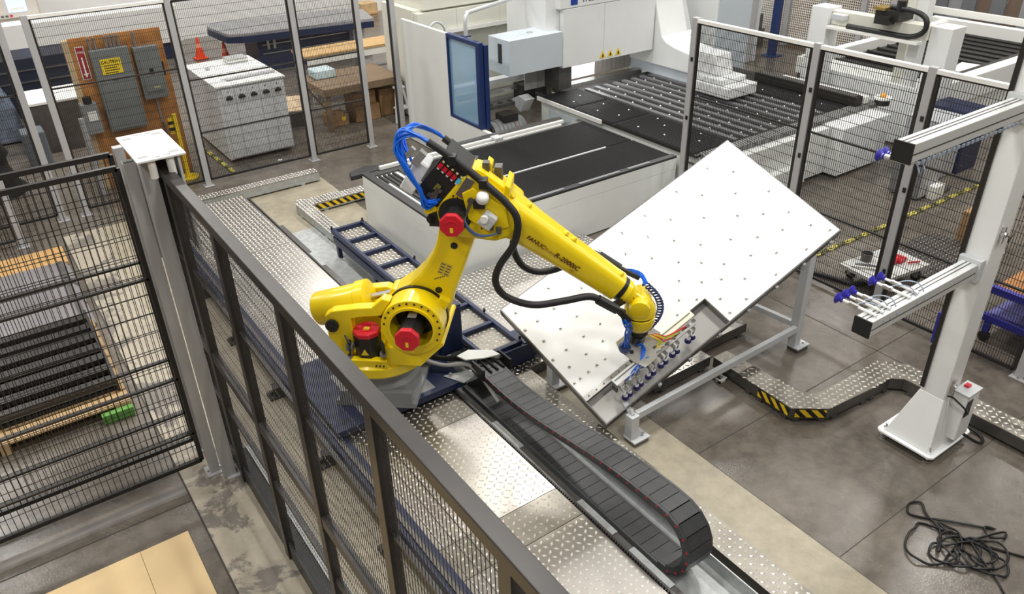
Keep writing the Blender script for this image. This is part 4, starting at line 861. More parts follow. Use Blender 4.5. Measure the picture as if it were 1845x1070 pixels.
gbx = obj('grey_hood', MB().box(7.13,8.19,10.30,10.88,1.38,1.93), BLUEGREY, mc, bev=0.006); obj('hood_window', MB().box(7.122,7.129,10.50,10.60,1.55,1.85), BLK, gbx); obj('hood_mark', MB().ring((7.75,10.6,1.93),(0,0,1),0.05,0.035,0.002,16), DSTEEL, gbx)
obj('hood_neck', MB().box(8.0,8.27,10.5,11.6,1.35,3.0), WHT, mc)
# tool carriage and pump below the hood
obj('tool_rail', MB().box(6.7,8.6,11.30,11.48,0.98,1.06), LGREY, mc, bev=0.006); obj('tool_rail', MB().box(6.7,8.5,11.18,11.29,0.86,0.92), STEEL, mc); obj('tool_magazine', MB().box(6.7,8.4,11.05,11.5,0.64,0.70), DSTEEL, mc)
for k in range(6): obj('tool_slot', MB().cyl((6.9+0.2*k,11.15,0.70),(6.9+0.2*k,11.15,0.708),0.05,seg=12), BLK, mc)
obj('tool_head', MB().box(7.9,8.15,11.0,11.3,0.7,0.95), BLKM, mc); obj('blue_nozzle', MB().lathe([(0.05,0),(0.03,0.05),(0.06,0.10),(0.06,0.14)], (7.2,11.35,1.06), (0,0,1), 14), ROYAL, mc); obj('gusset', MB().prism([(10.9,0.55),(10.75,0.78),(10.95,0.82),(11.2,0.7)], fyz, 7.75, 7.95), LGREY, mc)
pm = thing('pump_motor', 'grey finned pump motor on the floor under the machine hood', 'motor', (7.55,11.1,0))
obj('motor_body', MB().cyl((7.1,10.9,0.28),(7.75,10.9,0.28),0.22,seg=20), GREYM, pm, smooth=40); obj('motor_fan_cover', MB().ring((7.09,10.9,0.28),(-1,0,0),0.2,0.13,0.02), BLKM, pm); obj('motor_box', MB().box(7.3,7.6,10.75,11.0,0.48,0.60), BLKM, pm)
for k in range(6): obj('motor_fin', MB().ring((7.2+0.08*k,10.9,0.28),(1,0,0),0.235,0.215,0.012,20), GREYM, pm)
obj('motor_base', MB().box(7.0,7.85,10.7,11.1,0.005,0.07), DSTEEL, pm); obj('red_coupling', MB().ring((7.52,10.9,0.28),(1,0,0),0.228,0.21,0.03,20), mat('rust_red', (0.25,0.06,0.03), 0.5), pm)
yp = solo('yellow_guard', MB().box(6.62,6.70,10.4,10.75,0.005,0.62), SAFEY, 'yellow guard plate beside the pump motor under the blue window', 'guard', bev=0.01)
# side wall with blue-framed window
sw = thing('window_screen', 'white machine screen wall with a blue framed window', 'screen wall', (6.35,11,0))
obj('screen_panel', MB().box(6.32,6.38,10.82,12.30,0.01,2.08), WHTM, sw, bev=0.005); obj('screen_panel', MB().box(6.32,6.38,9.50,10.819,0.01,0.79), WHTM, sw, bev=0.005)
for bb in ((6.31,6.39,9.90,9.99,0.791,2.09),(6.31,6.39,10.79,10.819,0.791,2.09),(6.31,6.39,9.991,10.789,0.791,0.83),(6.31,6.39,9.991,10.789,2.03,2.09),(6.40,6.47,9.88,9.96,0.80,2.05)): obj('window_frame', MB().box(*bb), BLUE, sw, bev=0.004)
obj('window_pane', MB().box(6.345,6.355,9.99,10.79,0.83,2.03), BLUEGLASS, sw)
obj('conduit', MB().tube([(6.45,10.45,2.09),(6.45,10.45,2.32),(6.52,10.5,2.38),(6.7,10.6,2.40),(8.3,11.2,2.42)], 0.03, 10), LGREY, sw, smooth=60); obj('conduit_base', MB().box(6.39,6.5,10.38,10.52,2.08,2.095), BLUE, sw)
sp = thing('fence_post', 'tall grey post between the rear fence and the window screen', 'post', (6.28,12.36,0)); post(sp, 6.22, 12.38, 2.82, 0.09, 0.07); obj('edge_bar', MB().box(6.14,6.165,12.36,12.39,0.05,2.8), BLKM, sp)
# white cabinet row behind
wc2 = thing('machine_cabinet', 'tall cream machine cabinet behind the grey hood', 'cabinet', (8.2,13.3,0))
for k, (a,b_) in enumerate(((6.95,7.75),(7.755,8.7),(8.705,9.5))):
    obj('cabinet_door', MB().box(a,b_,12.98,13.0,0.05,1.58), CREAM, wc2); obj('upper_panel', MB().box(a,b_,12.85,13.0,1.66,1.98), CREAM, wc2)
obj('cabinet_body', MB().box(6.93,9.5,13.001,14.2,0.02,2.02), CREAM, wc2); obj('cabinet_ledge', MB().box(6.93,9.5,12.80,13.0,1.585,1.655), LABW, wc2); obj('cabinet_top', MB().box(7.1,9.2,12.9,14.1,2.02,2.28), CREAM, wc2)
obj('cable_loop', MB().tube([(7.0,12.7,1.5),(7.05,12.65,1.75),(7.2,12.65,1.85),(7.35,12.65,1.75),(7.4,12.7,1.5)], 0.02, 8), LGREY, wc2, smooth=60)
blkcol = thing('cable_duct', 'tall dark cable duct between cream cabinet and machine head', 'duct', (9.6,12.9,0)); obj('duct_face', MB().box(9.52,9.62,12.6,13.2,0.02,3.6), BLKM, blkcol); obj('duct_side', MB().box(9.621,9.75,12.6,13.2,0.02,3.6), DSTEEL, blkcol)

# ================================================================== UNLOADER at the top right
un = thing('unloading_gantry', 'white portal gantry with black cable chain over a black roller bed', 'gantry', (12.5,7.3,0))
obj('upright', MB().box(12.28,12.62,8.28,8.62,0.02,2.06), WHT, un, bev=0.008); obj('upright', MB().box(12.42,12.80,6.22,6.56,0.02,2.02), WHT, un, bev=0.008)
obj('cross_beam', MB().box(12.36,12.58,6.57,8.27,1.80,2.02), CREAM, un, bev=0.008); obj('beam_shelf', MB().box(12.2,12.359,6.62,8.25,1.75,1.79), LABW, un)
obj('cable_carrier', MB().tube([(12.28,7.9,1.83),(12.28,7.2,1.83),(12.28,6.8,1.84),(12.28,6.62,1.92),(12.28,6.57,2.04),(12.28,6.63,2.16),(12.28,6.82,2.22),(12.28,7.1,2.23),(12.28,7.2,2.23)], 0.042, 8), BLK, un, smooth=50)
obj('trolley_block', MB().box(12.2,12.62,7.0,7.4,2.03,2.18).box(12.12,12.3,7.1,7.35,1.98,2.1), BLKM, un); obj('trolley_motor', MB().cyl((12.3,7.05,2.18),(12.3,7.05,2.34),0.07,seg=14), BLK, un); obj('brass_part', MB().box(12.15,12.4,7.22,7.42,2.18,2.22), mat('brass', (0.5,0.35,0.1), 0.35, 0.8), un)
obj('vertical_axis', MB().box(12.66,12.86,6.82,7.0,0.9,2.6), WHT, un, bev=0.008); obj('vertical_axis', MB().box(12.9,13.05,7.15,7.3,0.9,2.6), CREAM, un, bev=0.008); obj('cable_box', MB().box(12.24,12.35,7.95,8.2,1.90,1.99), LGREY, un, bev=0.01)
obj('tool_cluster', MB().box(13.4,13.8,7.1,7.5,0.96,1.1).box(13.5,13.6,7.2,7.3,1.1,1.5).box(13.7,13.78,7.05,7.1,1.0,1.3), DSTEEL, un)
rb = thing('roller_bed', 'black roller bed inside white side rails under the portal gantry', 'conveyor', (15,7.7,0))
obj('bed_plate', MB().box(13.45,17.4,6.62,8.9,0.78,0.88), BLKM, rb); obj('white_deck', MB().box(12.71,13.44,6.62,8.9,0.80,0.93), WHTM, rb)
obj('side_rail', MB().box(12.7,18.2,6.30,6.52,0.70,1.10), WHT, rb, bev=0.008); obj('side_rail', MB().box(12.75,17.6,8.92,9.10,0.75,1.05), LABW, rb, bev=0.008); obj('rail_cap', MB().box(12.7,18.2,6.53,6.60,0.98,1.10), DSTEEL, rb); obj('end_rail', MB().box(17.45,17.65,6.7,9.3,0.85,1.10), LABW, rb); obj('end_rail', MB().box(17.75,17.85,6.7,9.5,1.12,1.25), LABW, rb)
obj('end_skirt', MB().box(12.64,12.70,6.60,8.90,0.02,0.98), WHT, rb, bev=0.008)
obj('lower_skirt', MB().box(12.8,18.1,6.33,6.50,0.05,0.70), WHTM, rb)
obj('far_skirt', MB().box(12.8,17.5,8.94,9.08,0.05,0.75), DSTEEL, rb)
for i in range(12): obj('bed_roller', MB().cyl((13.6+0.33*i,6.65,0.90),(13.6+0.33*i,8.85,0.90),0.03,seg=8), BLKM, rb)
shp = solo('white_sheet', MB().obox((14.6,6.95,0.95), (1,0.2,0), (-0.2,1,0), (0,0,1), 0.35, 0.16, 0.004), LABW, 'small pale sheet lying on the roller bed', 'sheet')
bbk = thing('black_side_rail', 'long black rail with silver strip at the far side of the slatted bed', 'rail', (11.5,8,0.8))
obj('rail_body', MB().box(11.42,11.60,6.95,8.95,0.866,1.0), BLKM, bbk); obj('rail_strip', MB().box(11.43,11.59,7.0,8.9,1.0,1.012), DSTEEL, bbk); obj('white_ledge', MB().box(11.61,11.78,6.95,8.6,0.866,0.97), LABW, bbk); 
bcn = thing('beacon_lamp', 'small amber beacon on a white disc at the machine bed corner', 'beacon', (11.95,6.85,0.8))
obj('beacon_disc', MB().cyl((11.96,6.83,0.92),(11.96,6.83,0.95),0.14,seg=20), LABW, bcn); obj('beacon_foot', MB().cyl((11.96,6.83,0.83),(11.96,6.83,0.92),0.12,seg=16), BLK, bcn); obj('beacon_dome', MB().lathe([(0.05,0),(0.05,0.03),(0.02,0.06)], (11.96,6.83,0.95), (0,0,1), 12), mat('amber', (0.8,0.35,0.02), 0.3), bcn, smooth=60)
# grey stacked cases beyond the fence
sc = thing('wrapped_crate', 'tall grey wrapped crate with dark blue lid beyond the right fence', 'crate', (11.9,5.9,0))
obj('crate_body', MB().box(11.55,12.15,5.55,6.15,0.01,0.92), mat('crate_grey', (0.42,0.43,0.45), 0.5, var=0.15, scale=6), sc, bev=0.01); obj('crate_lid', MB().prism([(12.16,5.4),(12.7,5.45),(12.72,6.18),(12.16,6.18)], lambda a,b_,t_:(a,b_,t_), 0.88,0.96), NAVY, sc); obj('crate_lower', MB().box(12.16,12.7,5.5,6.18,0.01,0.88), NAVY, sc)
gc = thing('grey_cabinet', 'dark grey low cabinet with white box at its foot beyond the right fence', 'cabinet', (10.9,5.6,0))
obj('cabinet_body', MB().box(10.75,11.2,5.3,5.75,0.02,0.78), mat('cab_dark_grey', (0.16,0.165,0.17), 0.45), gc, bev=0.01); obj('cabinet_panel', MB().box(10.76,11.19,5.285,5.299,0.05,0.75), GREYP, gc)
wbx = solo('white_carton', MB().box(10.95,11.2,5.16,5.28,0.005,0.2), LABW, 'small white carton on the floor before the dark grey cabinet', 'box', bev=0.005); fm_ = solo('folding_mat', MB().prism([(11.25,5.2),(11.5,5.22),(11.52,5.5),(11.25,5.48)], lambda a,b_,t_:(a,b_,t_), 0.005,0.05), DSTEEL, 'dark folded mat lying beside the white carton', 'mat')

# ================================================================== LIFT COLUMN on the right
lc = thing('lift_column', 'tall white lift column with two suction arms on a bolted base plate', 'column', (6.05,2.4,0))
obj('base_plate', MB().prism([(5.72,2.17),(5.75,2.14),(6.33,2.14),(6.36,2.17),(6.36,2.63),(6.33,2.66),(5.75,2.66),(5.72,2.63)], lambda a,b_,t_:(a,b_,t_), 0.07, 0.09), WHT, lc, bev=0.003)
for (x,y) in ((5.78,2.20),(5.78,2.60),(6.30,2.20),(6.30,2.60)):
    f = obj('levelling_foot', MB().cyl((x,y,0.003),(x,y,0.022),0.035,seg=14), STEEL, lc); obj('foot_stud', MB().cyl((x,y,0.022),(x,y,0.15),0.010,seg=8), STEEL, f); obj('foot_nut', MB().cyl((x,y,0.09),(x,y,0.115),0.022,seg=6), CHROME, f); obj('foot_nut', MB().cyl((x,y,0.045),(x,y,0.069),0.022,seg=6), CHROME, f)
obj('column_body', MB().box(5.90,6.12,2.26,2.47,0.091,4.5), WHT, lc, bev=0.006)
obj('base_flare', MB().add([(5.76,2.19,0.0905),(6.14,2.19,0.0905),(6.14,2.60,0.0905),(5.76,2.60,0.0905),(5.898,2.258,0.56),(6.122,2.258,0.56),(6.122,2.472,0.56),(5.898,2.472,0.56)], [(0,3,2,1),(4,5,6,7),(0,1,5,4),(1,2,6,5),(2,3,7,6),(3,0,4,7)]), WHT, lc, bev=0.006)
jb = obj('junction_box', MB().box(6.02,6.22,2.13,2.25,0.15,0.62), WHT, lc, bev=0.006); obj('box_cover', MB().box(6.01,6.23,2.12,2.256,0.621,0.63), LGREY, jb); obj('red_switch', MB().box(6.12,6.17,2.19,2.23,0.631,0.65), RED, jb); obj('box_opening', MB().box(6.04,6.12,2.124,2.1295,0.40,0.56), BLK, jb)
obj('cable_loop', MB().tube([(6.07,2.14,0.5),(6.03,2.10,0.46),(5.99,2.12,0.52),(5.97,2.22,0.58),(5.93,2.25,0.60)], 0.008, 6), BLK, lc, smooth=60); obj('floor_cable', MB().tube([(6.2,2.15,0.13),(6.28,2.05,0.06),(6.36,2.03,0.03),(6.45,2.10,0.02),(6.42,2.25,0.06),(6.3,2.3,0.11)], 0.014, 8), BLK, lc, smooth=60)
obj('cable_chain', MB().box(6.121,6.17,2.28,2.36,0.55,4.4), BLKM, lc); obj('guide_edge', MB().box(5.885,5.899,2.44,2.475,0.6,4.5), BLKM, lc)
for z in (0.62,2.02): obj('hinge_clamp', MB().box(5.95,5.975,2.235,2.259,z,z+0.13).box(5.94,5.985,2.23,2.255,z+0.06,z+0.09).cyl((5.965,2.22,z+0.07),(5.965,2.26,z+0.07),0.02,seg=10), STEEL, lc)
obj('thin_wire', MB().tube([(5.98,2.24,2.08),(6.04,2.23,2.05),(6.05,2.23,2.0),(6.10,2.23,2.05),(6.2,2.25,2.10)], 0.004, 5), BLK, lc)
def sarm(z, x0, label=None):
    a = obj('suction_arm', MB().box(x0,5.84,2.30,2.42,z-0.07,z+0.05), mat('arm_aluminium', (0.74,0.76,0.76), 0.35, 0.4), lc, bev=0.006)
    obj('arm_groove', MB().box(x0+0.01,5.83,2.345,2.353,z+0.0505,z+0.053), DSTEEL, a); obj('arm_groove', MB().box(x0+0.01,5.83,2.375,2.383,z+0.0505,z+0.053), DSTEEL, a); obj('arm_groove', MB().box(x0+0.01,5.83,2.297,2.2995,z-0.02,z-0.012), DSTEEL, a)
    obj('arm_end_cap', MB().box(x0-0.012,x0-0.0005,2.295,2.425,z-0.075,z+0.055), BLK, a); obj('arm_clamp', MB().box(5.84,5.899,2.28,2.45,z-0.10,z+0.08), LGREY, a)
    return a
a1 = sarm(1.80, 4.50); a2 = sarm(3.05, 4.48)
CUPB = mat('cup_blue', (0.03,0.025,0.35), 0.4)
def rod(a, x, z, y1=2.78):
    obj('suction_rod', MB().cyl((x,2.32,z),(x,y1-0.05,z),0.011,seg=8), LABW, a); obj('rod_sleeve', MB().cyl((x,2.46,z),(x,2.53,z),0.018,seg=8), STEEL, a); obj('suction_cup', MB().lathe([(0.012,0),(0.022,0.01),(0.016,0.022),(0.042,0.045),(0.040,0.05)], (x,y1-0.06,z), (0,1,0), 14), CUPB, a, smooth=60)
    obj('rod_hose', MB().tube([(x,2.5,z),(x+0.05,2.44,z+0.03),(x+0.08,2.36,z+0.02),(x+0.06,2.29,z-0.06)], 0.005, 5), mat('hose_grey_blue', (0.3,0.36,0.45), 0.4), a)
for x in (4.58,4.66,4.74,4.98,5.08): rod(a1, x, 1.865, 2.64)
for x in (4.54,4.60): rod(a2, x, 2.955, 2.55)
for k in range(22): obj('hose_clip', MB().box(4.55+0.056*k,4.58+0.056*k,2.29,2.299,2.955,2.975), mat('hose_grey_blue', (0.3,0.36,0.45), 0.4), a2)
# cable heap
def loop(cx, cy, rx_, ry_, ph, n=14, z=0.012, wob=0.006): return [(cx+rx_*math.cos(2*PI*k/n+ph)+random.uniform(-wob,wob), cy+ry_*math.sin(2*PI*k/n+ph)+random.uniform(-wob,wob), z+0.012*((k*7)%3)) for k in range(n)]
pts = []
pts += [(5.60,0.85,0.012),(5.42,1.12,0.012)]
pts += loop(5.08,1.47,0.13,0.20,0.2,12); pts += loop(4.96,1.66,0.25,0.17,1.0,14); pts += loop(5.16,1.42,0.10,0.12,2.0,10); pts += loop(5.03,1.50,0.16,0.14,3.0,12)
pts += [(5.12,1.70,0.015),(5.20,1.86,0.015),(5.28,1.95,0.015),(5.20,2.00,0.012),(5.10,1.95,0.012),(5.14,1.86,0.012),(5.26,1.72,0.015)]
pts += loop(5.42,1.44,0.055,0.075,0.4,8); pts += loop(5.10,1.36,0.12,0.18,1.4,12); pts += loop(4.92,1.56,0.10,0.10,0.4,9); pts += loop(5.18,1.36,0.16,0.12,2.2,12)
pts += [(5.0,1.2,0.012),(4.92,1.08,0.012),(4.95,0.9,0.012),(5.05,0.7,0.012)]
solo('cable_heap', MB().tube(pts, 0.009, 6, 4), RUB, 'tangled heap of black cable lying on the concrete floor', 'cable', smooth=60, fixn=False)

# ================================================================== BEYOND THE RIGHT FENCE
tl_ = thing('platform_trolley', 'white four wheel platform trolley with tools beyond the right fence', 'trolley', (8.3,4.25,0))
obj('deck', MB().obox((8.30,4.27,0.20), (1,-0.12,0), (0.12,1,0), (0,0,1), 0.44, 0.28, 0.02), mat('trolley_white', (0.6,0.6,0.58), 0.5, var=0.3, scale=10), tl_)
for (x,y) in ((7.95,4.12),(8.60,4.02),(8.05,4.52),(8.66,4.45)): obj('caster', MB().cyl((x-0.02,y,0.065),(x+0.025,y,0.065),0.06,seg=16), RUB, tl_); obj('caster_fork', MB().box(x-0.035,x-0.025,y-0.03,y+0.03,0.06,0.179).box(x+0.03,x+0.04,y-0.03,y+0.03,0.06,0.179), GALV, tl_)
solo('red_grinder', MB().cyl((8.34,4.22,0.26),(8.50,4.20,0.25),0.04,seg=10).box(8.42,8.56,4.15,4.27,0.222,0.27).cyl((8.5,4.1,0.24),(8.62,4.02,0.25),0.012,seg=8), RED, 'red hand tool lying on the platform trolley', 'tool', bev=0.006)
for k in range(3): solo('metal_tool', MB().bar((7.93+0.06*k,4.46,0.232),(8.10+0.07*k,4.20-0.02*k,0.236),0.035,0.02), (STEEL,DSTEEL,LGREY)[k], ('long steel bar lying on the left of the platform trolley','dark steel bar lying between two bars on the trolley','pale grey bar on the trolley nearest the red tool')[k], 'tool')
solo('grey_bucket', MB().lathe([(0.06,0),(0.07,0.10),(0.062,0.10),(0.05,0.02)], (8.2,4.45,0.221), (0,0,1), 14), DSTEEL, 'small dark pot standing at the back of the platform trolley', 'pot', smooth=40)
solo('thick_hose', MB().tube([(7.70,5.0,0.035),(7.77,4.8,0.035),(7.85,4.55,0.035),(7.9,4.38,0.035),(8.02,4.28,0.04)], 0.03, 8), RUB, 'thick black hose on the floor left of the platform trolley', 'hose', smooth=60)
mt_ = solo('rubber_mat', MB().obox((9.36,4.20,0.012), (1,0.0,0), (0,1,0), (0,0,1), 0.62, 0.42, 0.008), mat('mat_dark', (0.035,0.032,0.03), 0.6), 'dark perforated rubber floor mat beyond the platform trolley', 'mat')
hm = MB()
for i in range(20):
    for j in range(13): x, y = 8.77+0.062*i+(0.031 if j%2 else 0), 3.81+0.064*j; hm.cyl((x,y,0.0201),(x,y,0.0212),0.016,seg=6)
obj('mat_hole', hm, mat('mat_hole_tan', (0.22,0.19,0.16), 0.6), mt_, kind='stuff', fixn=False)
lkm = MB().ring((0,0,-0.008),(0,0,1),0.034,0.018,0.016,10); lkm.v = [(x*1.5,y,z) for x,y,z in lkm.v]; lkm_y = lkm.mesh('chain_link_plastic'); lkm_y.materials.append(mat('chain_yellow', (0.62,0.55,0.12), 0.45)); lkm_b = lkm.mesh('chain_link_black'); lkm_b.materials.append(mat('chain_olive', (0.16,0.15,0.05), 0.45))
def pchain(label, p0, p1):
    t = thing('plastic_chain', label, 'chain', p0); d = Vector(p1)-Vector(p0); n = int(d.length/0.085)
    for k in range(n):
        o = bpy.data.objects.new('link', lkm_y if (k//2) % 2 == 0 else lkm_b); C.objects.link(o); o.parent = t; o.matrix_parent_inverse = ROOTM[t.name].inverted()
        p = Vector(p0)+d*(k/n); o.location = (p.x, p.y+random.uniform(-0.01,0.01), 0.014+0.006*(k%2)); o.rotation_euler = (random.uniform(-0.2,0.2), 0, math.atan2(d.y,d.x)+random.uniform(-0.25,0.25))
pchain('yellow and black plastic chain stretched on the floor beyond the right fence', (8.15,5.12,0), (12.3,5.05,0)); pchain('yellow plastic chain on the floor beside the white drawer cabinet', (3.22,12.72,0), (3.15,14.6,0))
# blue cart at the right edge
bc = thing('blue_cart', 'blue steel cart with wooden shelf cut by the right picture edge', 'cart', (8.5,2.4,0))
for z in (0.30,0.62):
    obj('cart_rail', MB().box(7.95,8.02,1.6,2.95,z-0.06,z+0.02), ROYAL, bc, bev=0.005); obj('cart_rail', MB().box(8.95,9.02,1.6,2.95,z-0.06,z+0.02), ROYAL, bc, bev=0.005)
    obj('cart_shelf', MB().box(8.021,8.949,1.6,2.95,z-0.05,z-0.02), mat('cart_blue_deck', (0.12,0.12,0.38), 0.45, var=0.2, scale=5) if z < 0.5 else WOOD, bc)
for y in (1.7,2.88):
    for x in (7.98,8.98): obj('cart_leg', MB().box(x-0.03,x+0.03,y-0.03,y+0.03,0.12,0.239), ROYAL, bc); obj('caster', MB().cyl((x-0.02,y,0.06),(x+0.02,y,0.06),0.057,seg=14), RUB, bc)
solo('leaning_pole', MB().tube([(8.3,2.72,0.62),(8.32,2.7,1.1),(8.40,2.66,1.45)], 0.03, 8), mat('pole_red', (0.45,0.02,0.05), 0.4), 'red pole leaning up from the blue cart', 'pole', smooth=60)
solo('black_bin', MB().prism([(8.2,2.25),(8.62,2.25),(8.66,2.66),(8.2,2.62)], lambda a,b_,t_:(a,b_,t_), 0.61, 0.98), BLK, 'black square bin standing on the blue cart', 'bin', bev=0.02)
solo('blue_bag', MB().lathe([(0.02,0),(0.12,0.05),(0.15,0.15),(0.11,0.26),(0.03,0.32)], (8.62,2.44,0.98), (0.1,0,1), 12), mat('bag_blue', (0.03,0.10,0.25), 0.5, var=0.5, scale=12), 'blue cloth bundle on top of the black bin', 'bag', smooth=60)
sbx = solo('tan_carton', MB().box(8.72,8.93,2.3,2.8,0.61,0.85), KRAFT, 'brown carton standing behind the black bin on the cart', 'box')
fcb = thing('blue_mover', 'small blue wheeled unit behind the white lift column at the fence', 'wheeled unit', (7.3,3.15,0)); obj('unit_body', MB().box(7.26,7.46,2.90,3.08,0.16,0.52), ROYAL, fcb, bev=0.01); obj('unit_wheel', MB().cyl((7.30,3.0,0.085),(7.38,3.0,0.085),0.08,seg=16), RUB, fcb); obj('unit_strap', MB().box(7.255,7.259,3.02,3.05,0.4,0.5), SAFEY, fcb)
csk = solo('wooden_box', MB().box(10.0,10.35,3.95,4.3,0.005,0.42), KRAFT, 'brown box behind the rubber mat by the lift column', 'box', bev=0.005); solo('white_rag', MB().lathe([(0.02,0.02),(0.08,0.0),(0.06,0.05),(0.02,0.07)], (10.1,3.8,0.005), (0,0,1), 7), LABW, 'crumpled white rag on the floor by the brown box', 'rag')

# far right: grey slat curtain and mesh partitions
cw = thing('strip_curtain', 'row of tall grey curtain strips at the far right background', 'curtain', (18.6,7,0))
y = 4.0; k = 0
while y < 9.6:
    obj('strip', MB().box(18.55+0.05*(k%2),18.60+0.05*(k%2),y,y+0.30,0.02,3.2), (mat('strip_dark', (0.16,0.165,0.18), 0.5), mat('strip_mid', (0.30,0.31,0.33), 0.5), mat('strip_brown', (0.17,0.12,0.09), 0.5))[(k*5)%7 % 3], cw); y += 0.31; k += 1
mp = thing('mesh_partition', 'pale mesh partition with aluminium posts behind the portal gantry', 'partition', (17,11.5,0))
for yy in (9.9,10.6,11.6,12.6,13.8): post(mp, 17.0, yy, 3.0, 0.14, 0.10, GREYP, ax='y')
for (a,b_) in ((9.98,10.52),(10.68,11.52),(11.68,12.52),(12.68,13.72)): obj('mesh_backing', MB().wires((17.0,a,0.05),(0,1,0),(0,0,1),b_-a,2.8,0.055,0.055,0.006), LABW, mp, kind='stuff', fixn=False)
for k, (x,y,h,lb) in enumerate(((18.2,11.0,1.5,'tall brown carton stack behind the pale mesh, next to the curtain'),(18.3,12.2,1.0,'low brown carton behind the middle of the pale mesh'),(18.0,13.4,1.9,'tallest brown carton behind the far end of the pale mesh'))): solo('carton', MB().box(x,x+0.7,y-0.4,y+0.4,0.005,h), KRAFT, lb, 'box', bev=0.01)
bp_ = solo('blue_rack_post', MB().box(15.83,15.99,12.0,12.14,0.005,3.2).box(15.73,16.09,11.9,12.24,0.003,0.02), BLUE, 'dark blue upright rack post between machine and mesh partition', 'post')
al = thing('aluminium_post', 'pair of grey aluminium profile posts right of the white machine frame', 'post', (15.05,12.06,0)); obj('profile', MB().box(14.93,15.05,12.0,12.12,0.01,3.2), GREYP, al); obj('profile', MB().box(15.12,15.22,12.0,12.10,0.01,3.2), LGREY, al)
solo('dark_pallet', MB().box(15.8,16.6,12.9,13.7,0.005,0.4).box(15.85,16.55,12.95,13.65,0.4,0.75), DSTEEL, 'dark palletised load between the aluminium posts and blue rack post', 'pallet load', bev=0.01)

# ================================================================== BEHIND THE GATE (left)
cd = thing('cardboard_sheet', 'large tan cardboard sheet lying on the floor at lower left', 'cardboard', (-0.4,4.3,0)); obj('sheet_half', MB().box(0.02,0.38,2.6,5.18,0.006,0.022), TAN, cd); obj('sheet_half', MB().box(-1.6,0.017,2.6,5.18,0.006,0.024), TAN, cd)
pr = thing('slatted_rack', 'black slatted steel rack on a wooden pallet behind the gate', 'rack', (-0.5,8,0))
for k in range(7): obj('slat', MB().box(-1.6,0.33,7.32+0.235*k,7.44+0.235*k,0.20,0.25), BLKM, pr)
obj('rack_end', MB().box(0.331,0.36,7.30,8.92,0.13,0.26), BLKM, pr); obj('rack_underbody', MB().box(-1.6,0.32,7.32,8.86,0.135,0.165), mat('deep_black', (0.006,0.006,0.006), 0.8), pr)
plt = thing('wooden_pallet', 'wooden pallet carrying the black slatted rack behind the gate', 'pallet', (-0.5,8,0))
for k in range(8): obj('deck_board', MB().box(-1.7,0.40,7.08+0.235*k,7.27+0.235*k,0.11,0.13), PALLET, plt)
for k in range(3): obj('stringer', MB().box(-1.7+0.98*k,-1.62+0.98*k+(0.06 if k==2 else 0),7.08,8.9,0.005,0.109), PALLET, plt)
solo('green_block', MB().box(0.12,0.40,7.00,7.07,0.005,0.10), GREENP, 'green wrapped block at the near corner of the wooden pallet', 'block', bev=0.008)
for k, (y0,y1,z,mt2,lb) in enumerate(((8.98,9.5,0.10,GREYSHEET,'nearest grey sheet metal stack behind the slatted rack'),(9.58,10.05,0.07,GREYSHEET,'middle grey sheet metal stack behind the gate'),(10.12,10.68,0.12,GREYSHEET,'far grey sheet metal stack before the orange board'))): 
    t = thing('sheet_stack', lb, 'sheet stack', (-0.5,y0,0))
    for j in range(3): obj('sheet', MB().box(-1.6,0.43-0.02*j,y0,y1,0.005+z/3*j,0.003+z/3*(j+1)), mt2, t)
    obj('bearer', MB().box(0.30,0.36,y0+0.02,y1-0.02,0.0051+z,0.02+z), DSTEEL, t)
solo('orange_board', MB().box(-1.6,0.44,10.80,11.35,0.005,0.05), mat('orange_board_tan', (0.60,0.36,0.14), 0.6, var=0.15, scale=4), 'orange brown board lying on the floor behind the sheet stacks', 'board')
# dark covered equipment cut by the left edge
ce = MB().lathe([(0.55,0.0),(0.52,0.10),(0.47,0.18),(0.50,0.30),(0.45,0.42),(0.40,0.55),(0.43,0.62),(0.36,0.85),(0.30,1.05),(0.25,1.15),(0.33,1.25),(0.30,1.42),(0.24,1.52),(0.1,1.56)], (-0.18,14.1,0.005), (0,0,1), 18)
ce.v = [(x+0.05*math.sin(9*z+5*y), y+0.05*math.sin(7*z+4*x), z) for x,y,z in ce.v]
solo('covered_equipment', ce, mat('black_cloth', (0.008,0.008,0.009), 0.8), 'lumpy black covered equipment at the left edge behind the fence', 'covered equipment', smooth=60)

# ================================================================== BEHIND THE REAR FENCE
eb = thing('electric_board', 'orange plywood board with grey electric panels behind the rear fence', 'electric board', (2.1,13.2,0))
ply = obj('plywood', MB().box(1.44,2.72,13.20,13.23,0.01,2.30), WOOD, eb)
obj('board_edge', MB().box(1.36,1.439,13.20,13.28,0.01,2.28), mat('raw_wood', (0.55,0.42,0.26), 0.6), eb)
pb = obj('breaker_panel', MB().box(1.66,2.19,13.06,13.199,0.91,2.12), PANELG, eb, bev=0.008); obj('panel_door', MB().box(1.70,2.15,13.045,13.059,0.94,1.72), PANELG, pb, bev=0.004); obj('panel_latch', MB().box(1.88,1.96,13.035,13.0449,1.68,1.70), STEEL, pb)
lb_ = obj('caution_label', MB().box(1.765,2.045,13.052,13.0595,1.765,1.985), SAFEY, pb)
text('caution_lettering', 'CAUTION', 0.058, frame_m((1.905,13.050,1.94), (1,0,0), (0,0,1)), BLK, lb_, bold=0.001)
ll = MB()
for k in range(4): ll.box(1.80,2.01-0.03*(k%2),13.0505,13.0515,1.89-0.035*k-0.006,1.89-0.035*k+0.006)
obj('label_line', ll, BLK, lb_, kind='stuff')
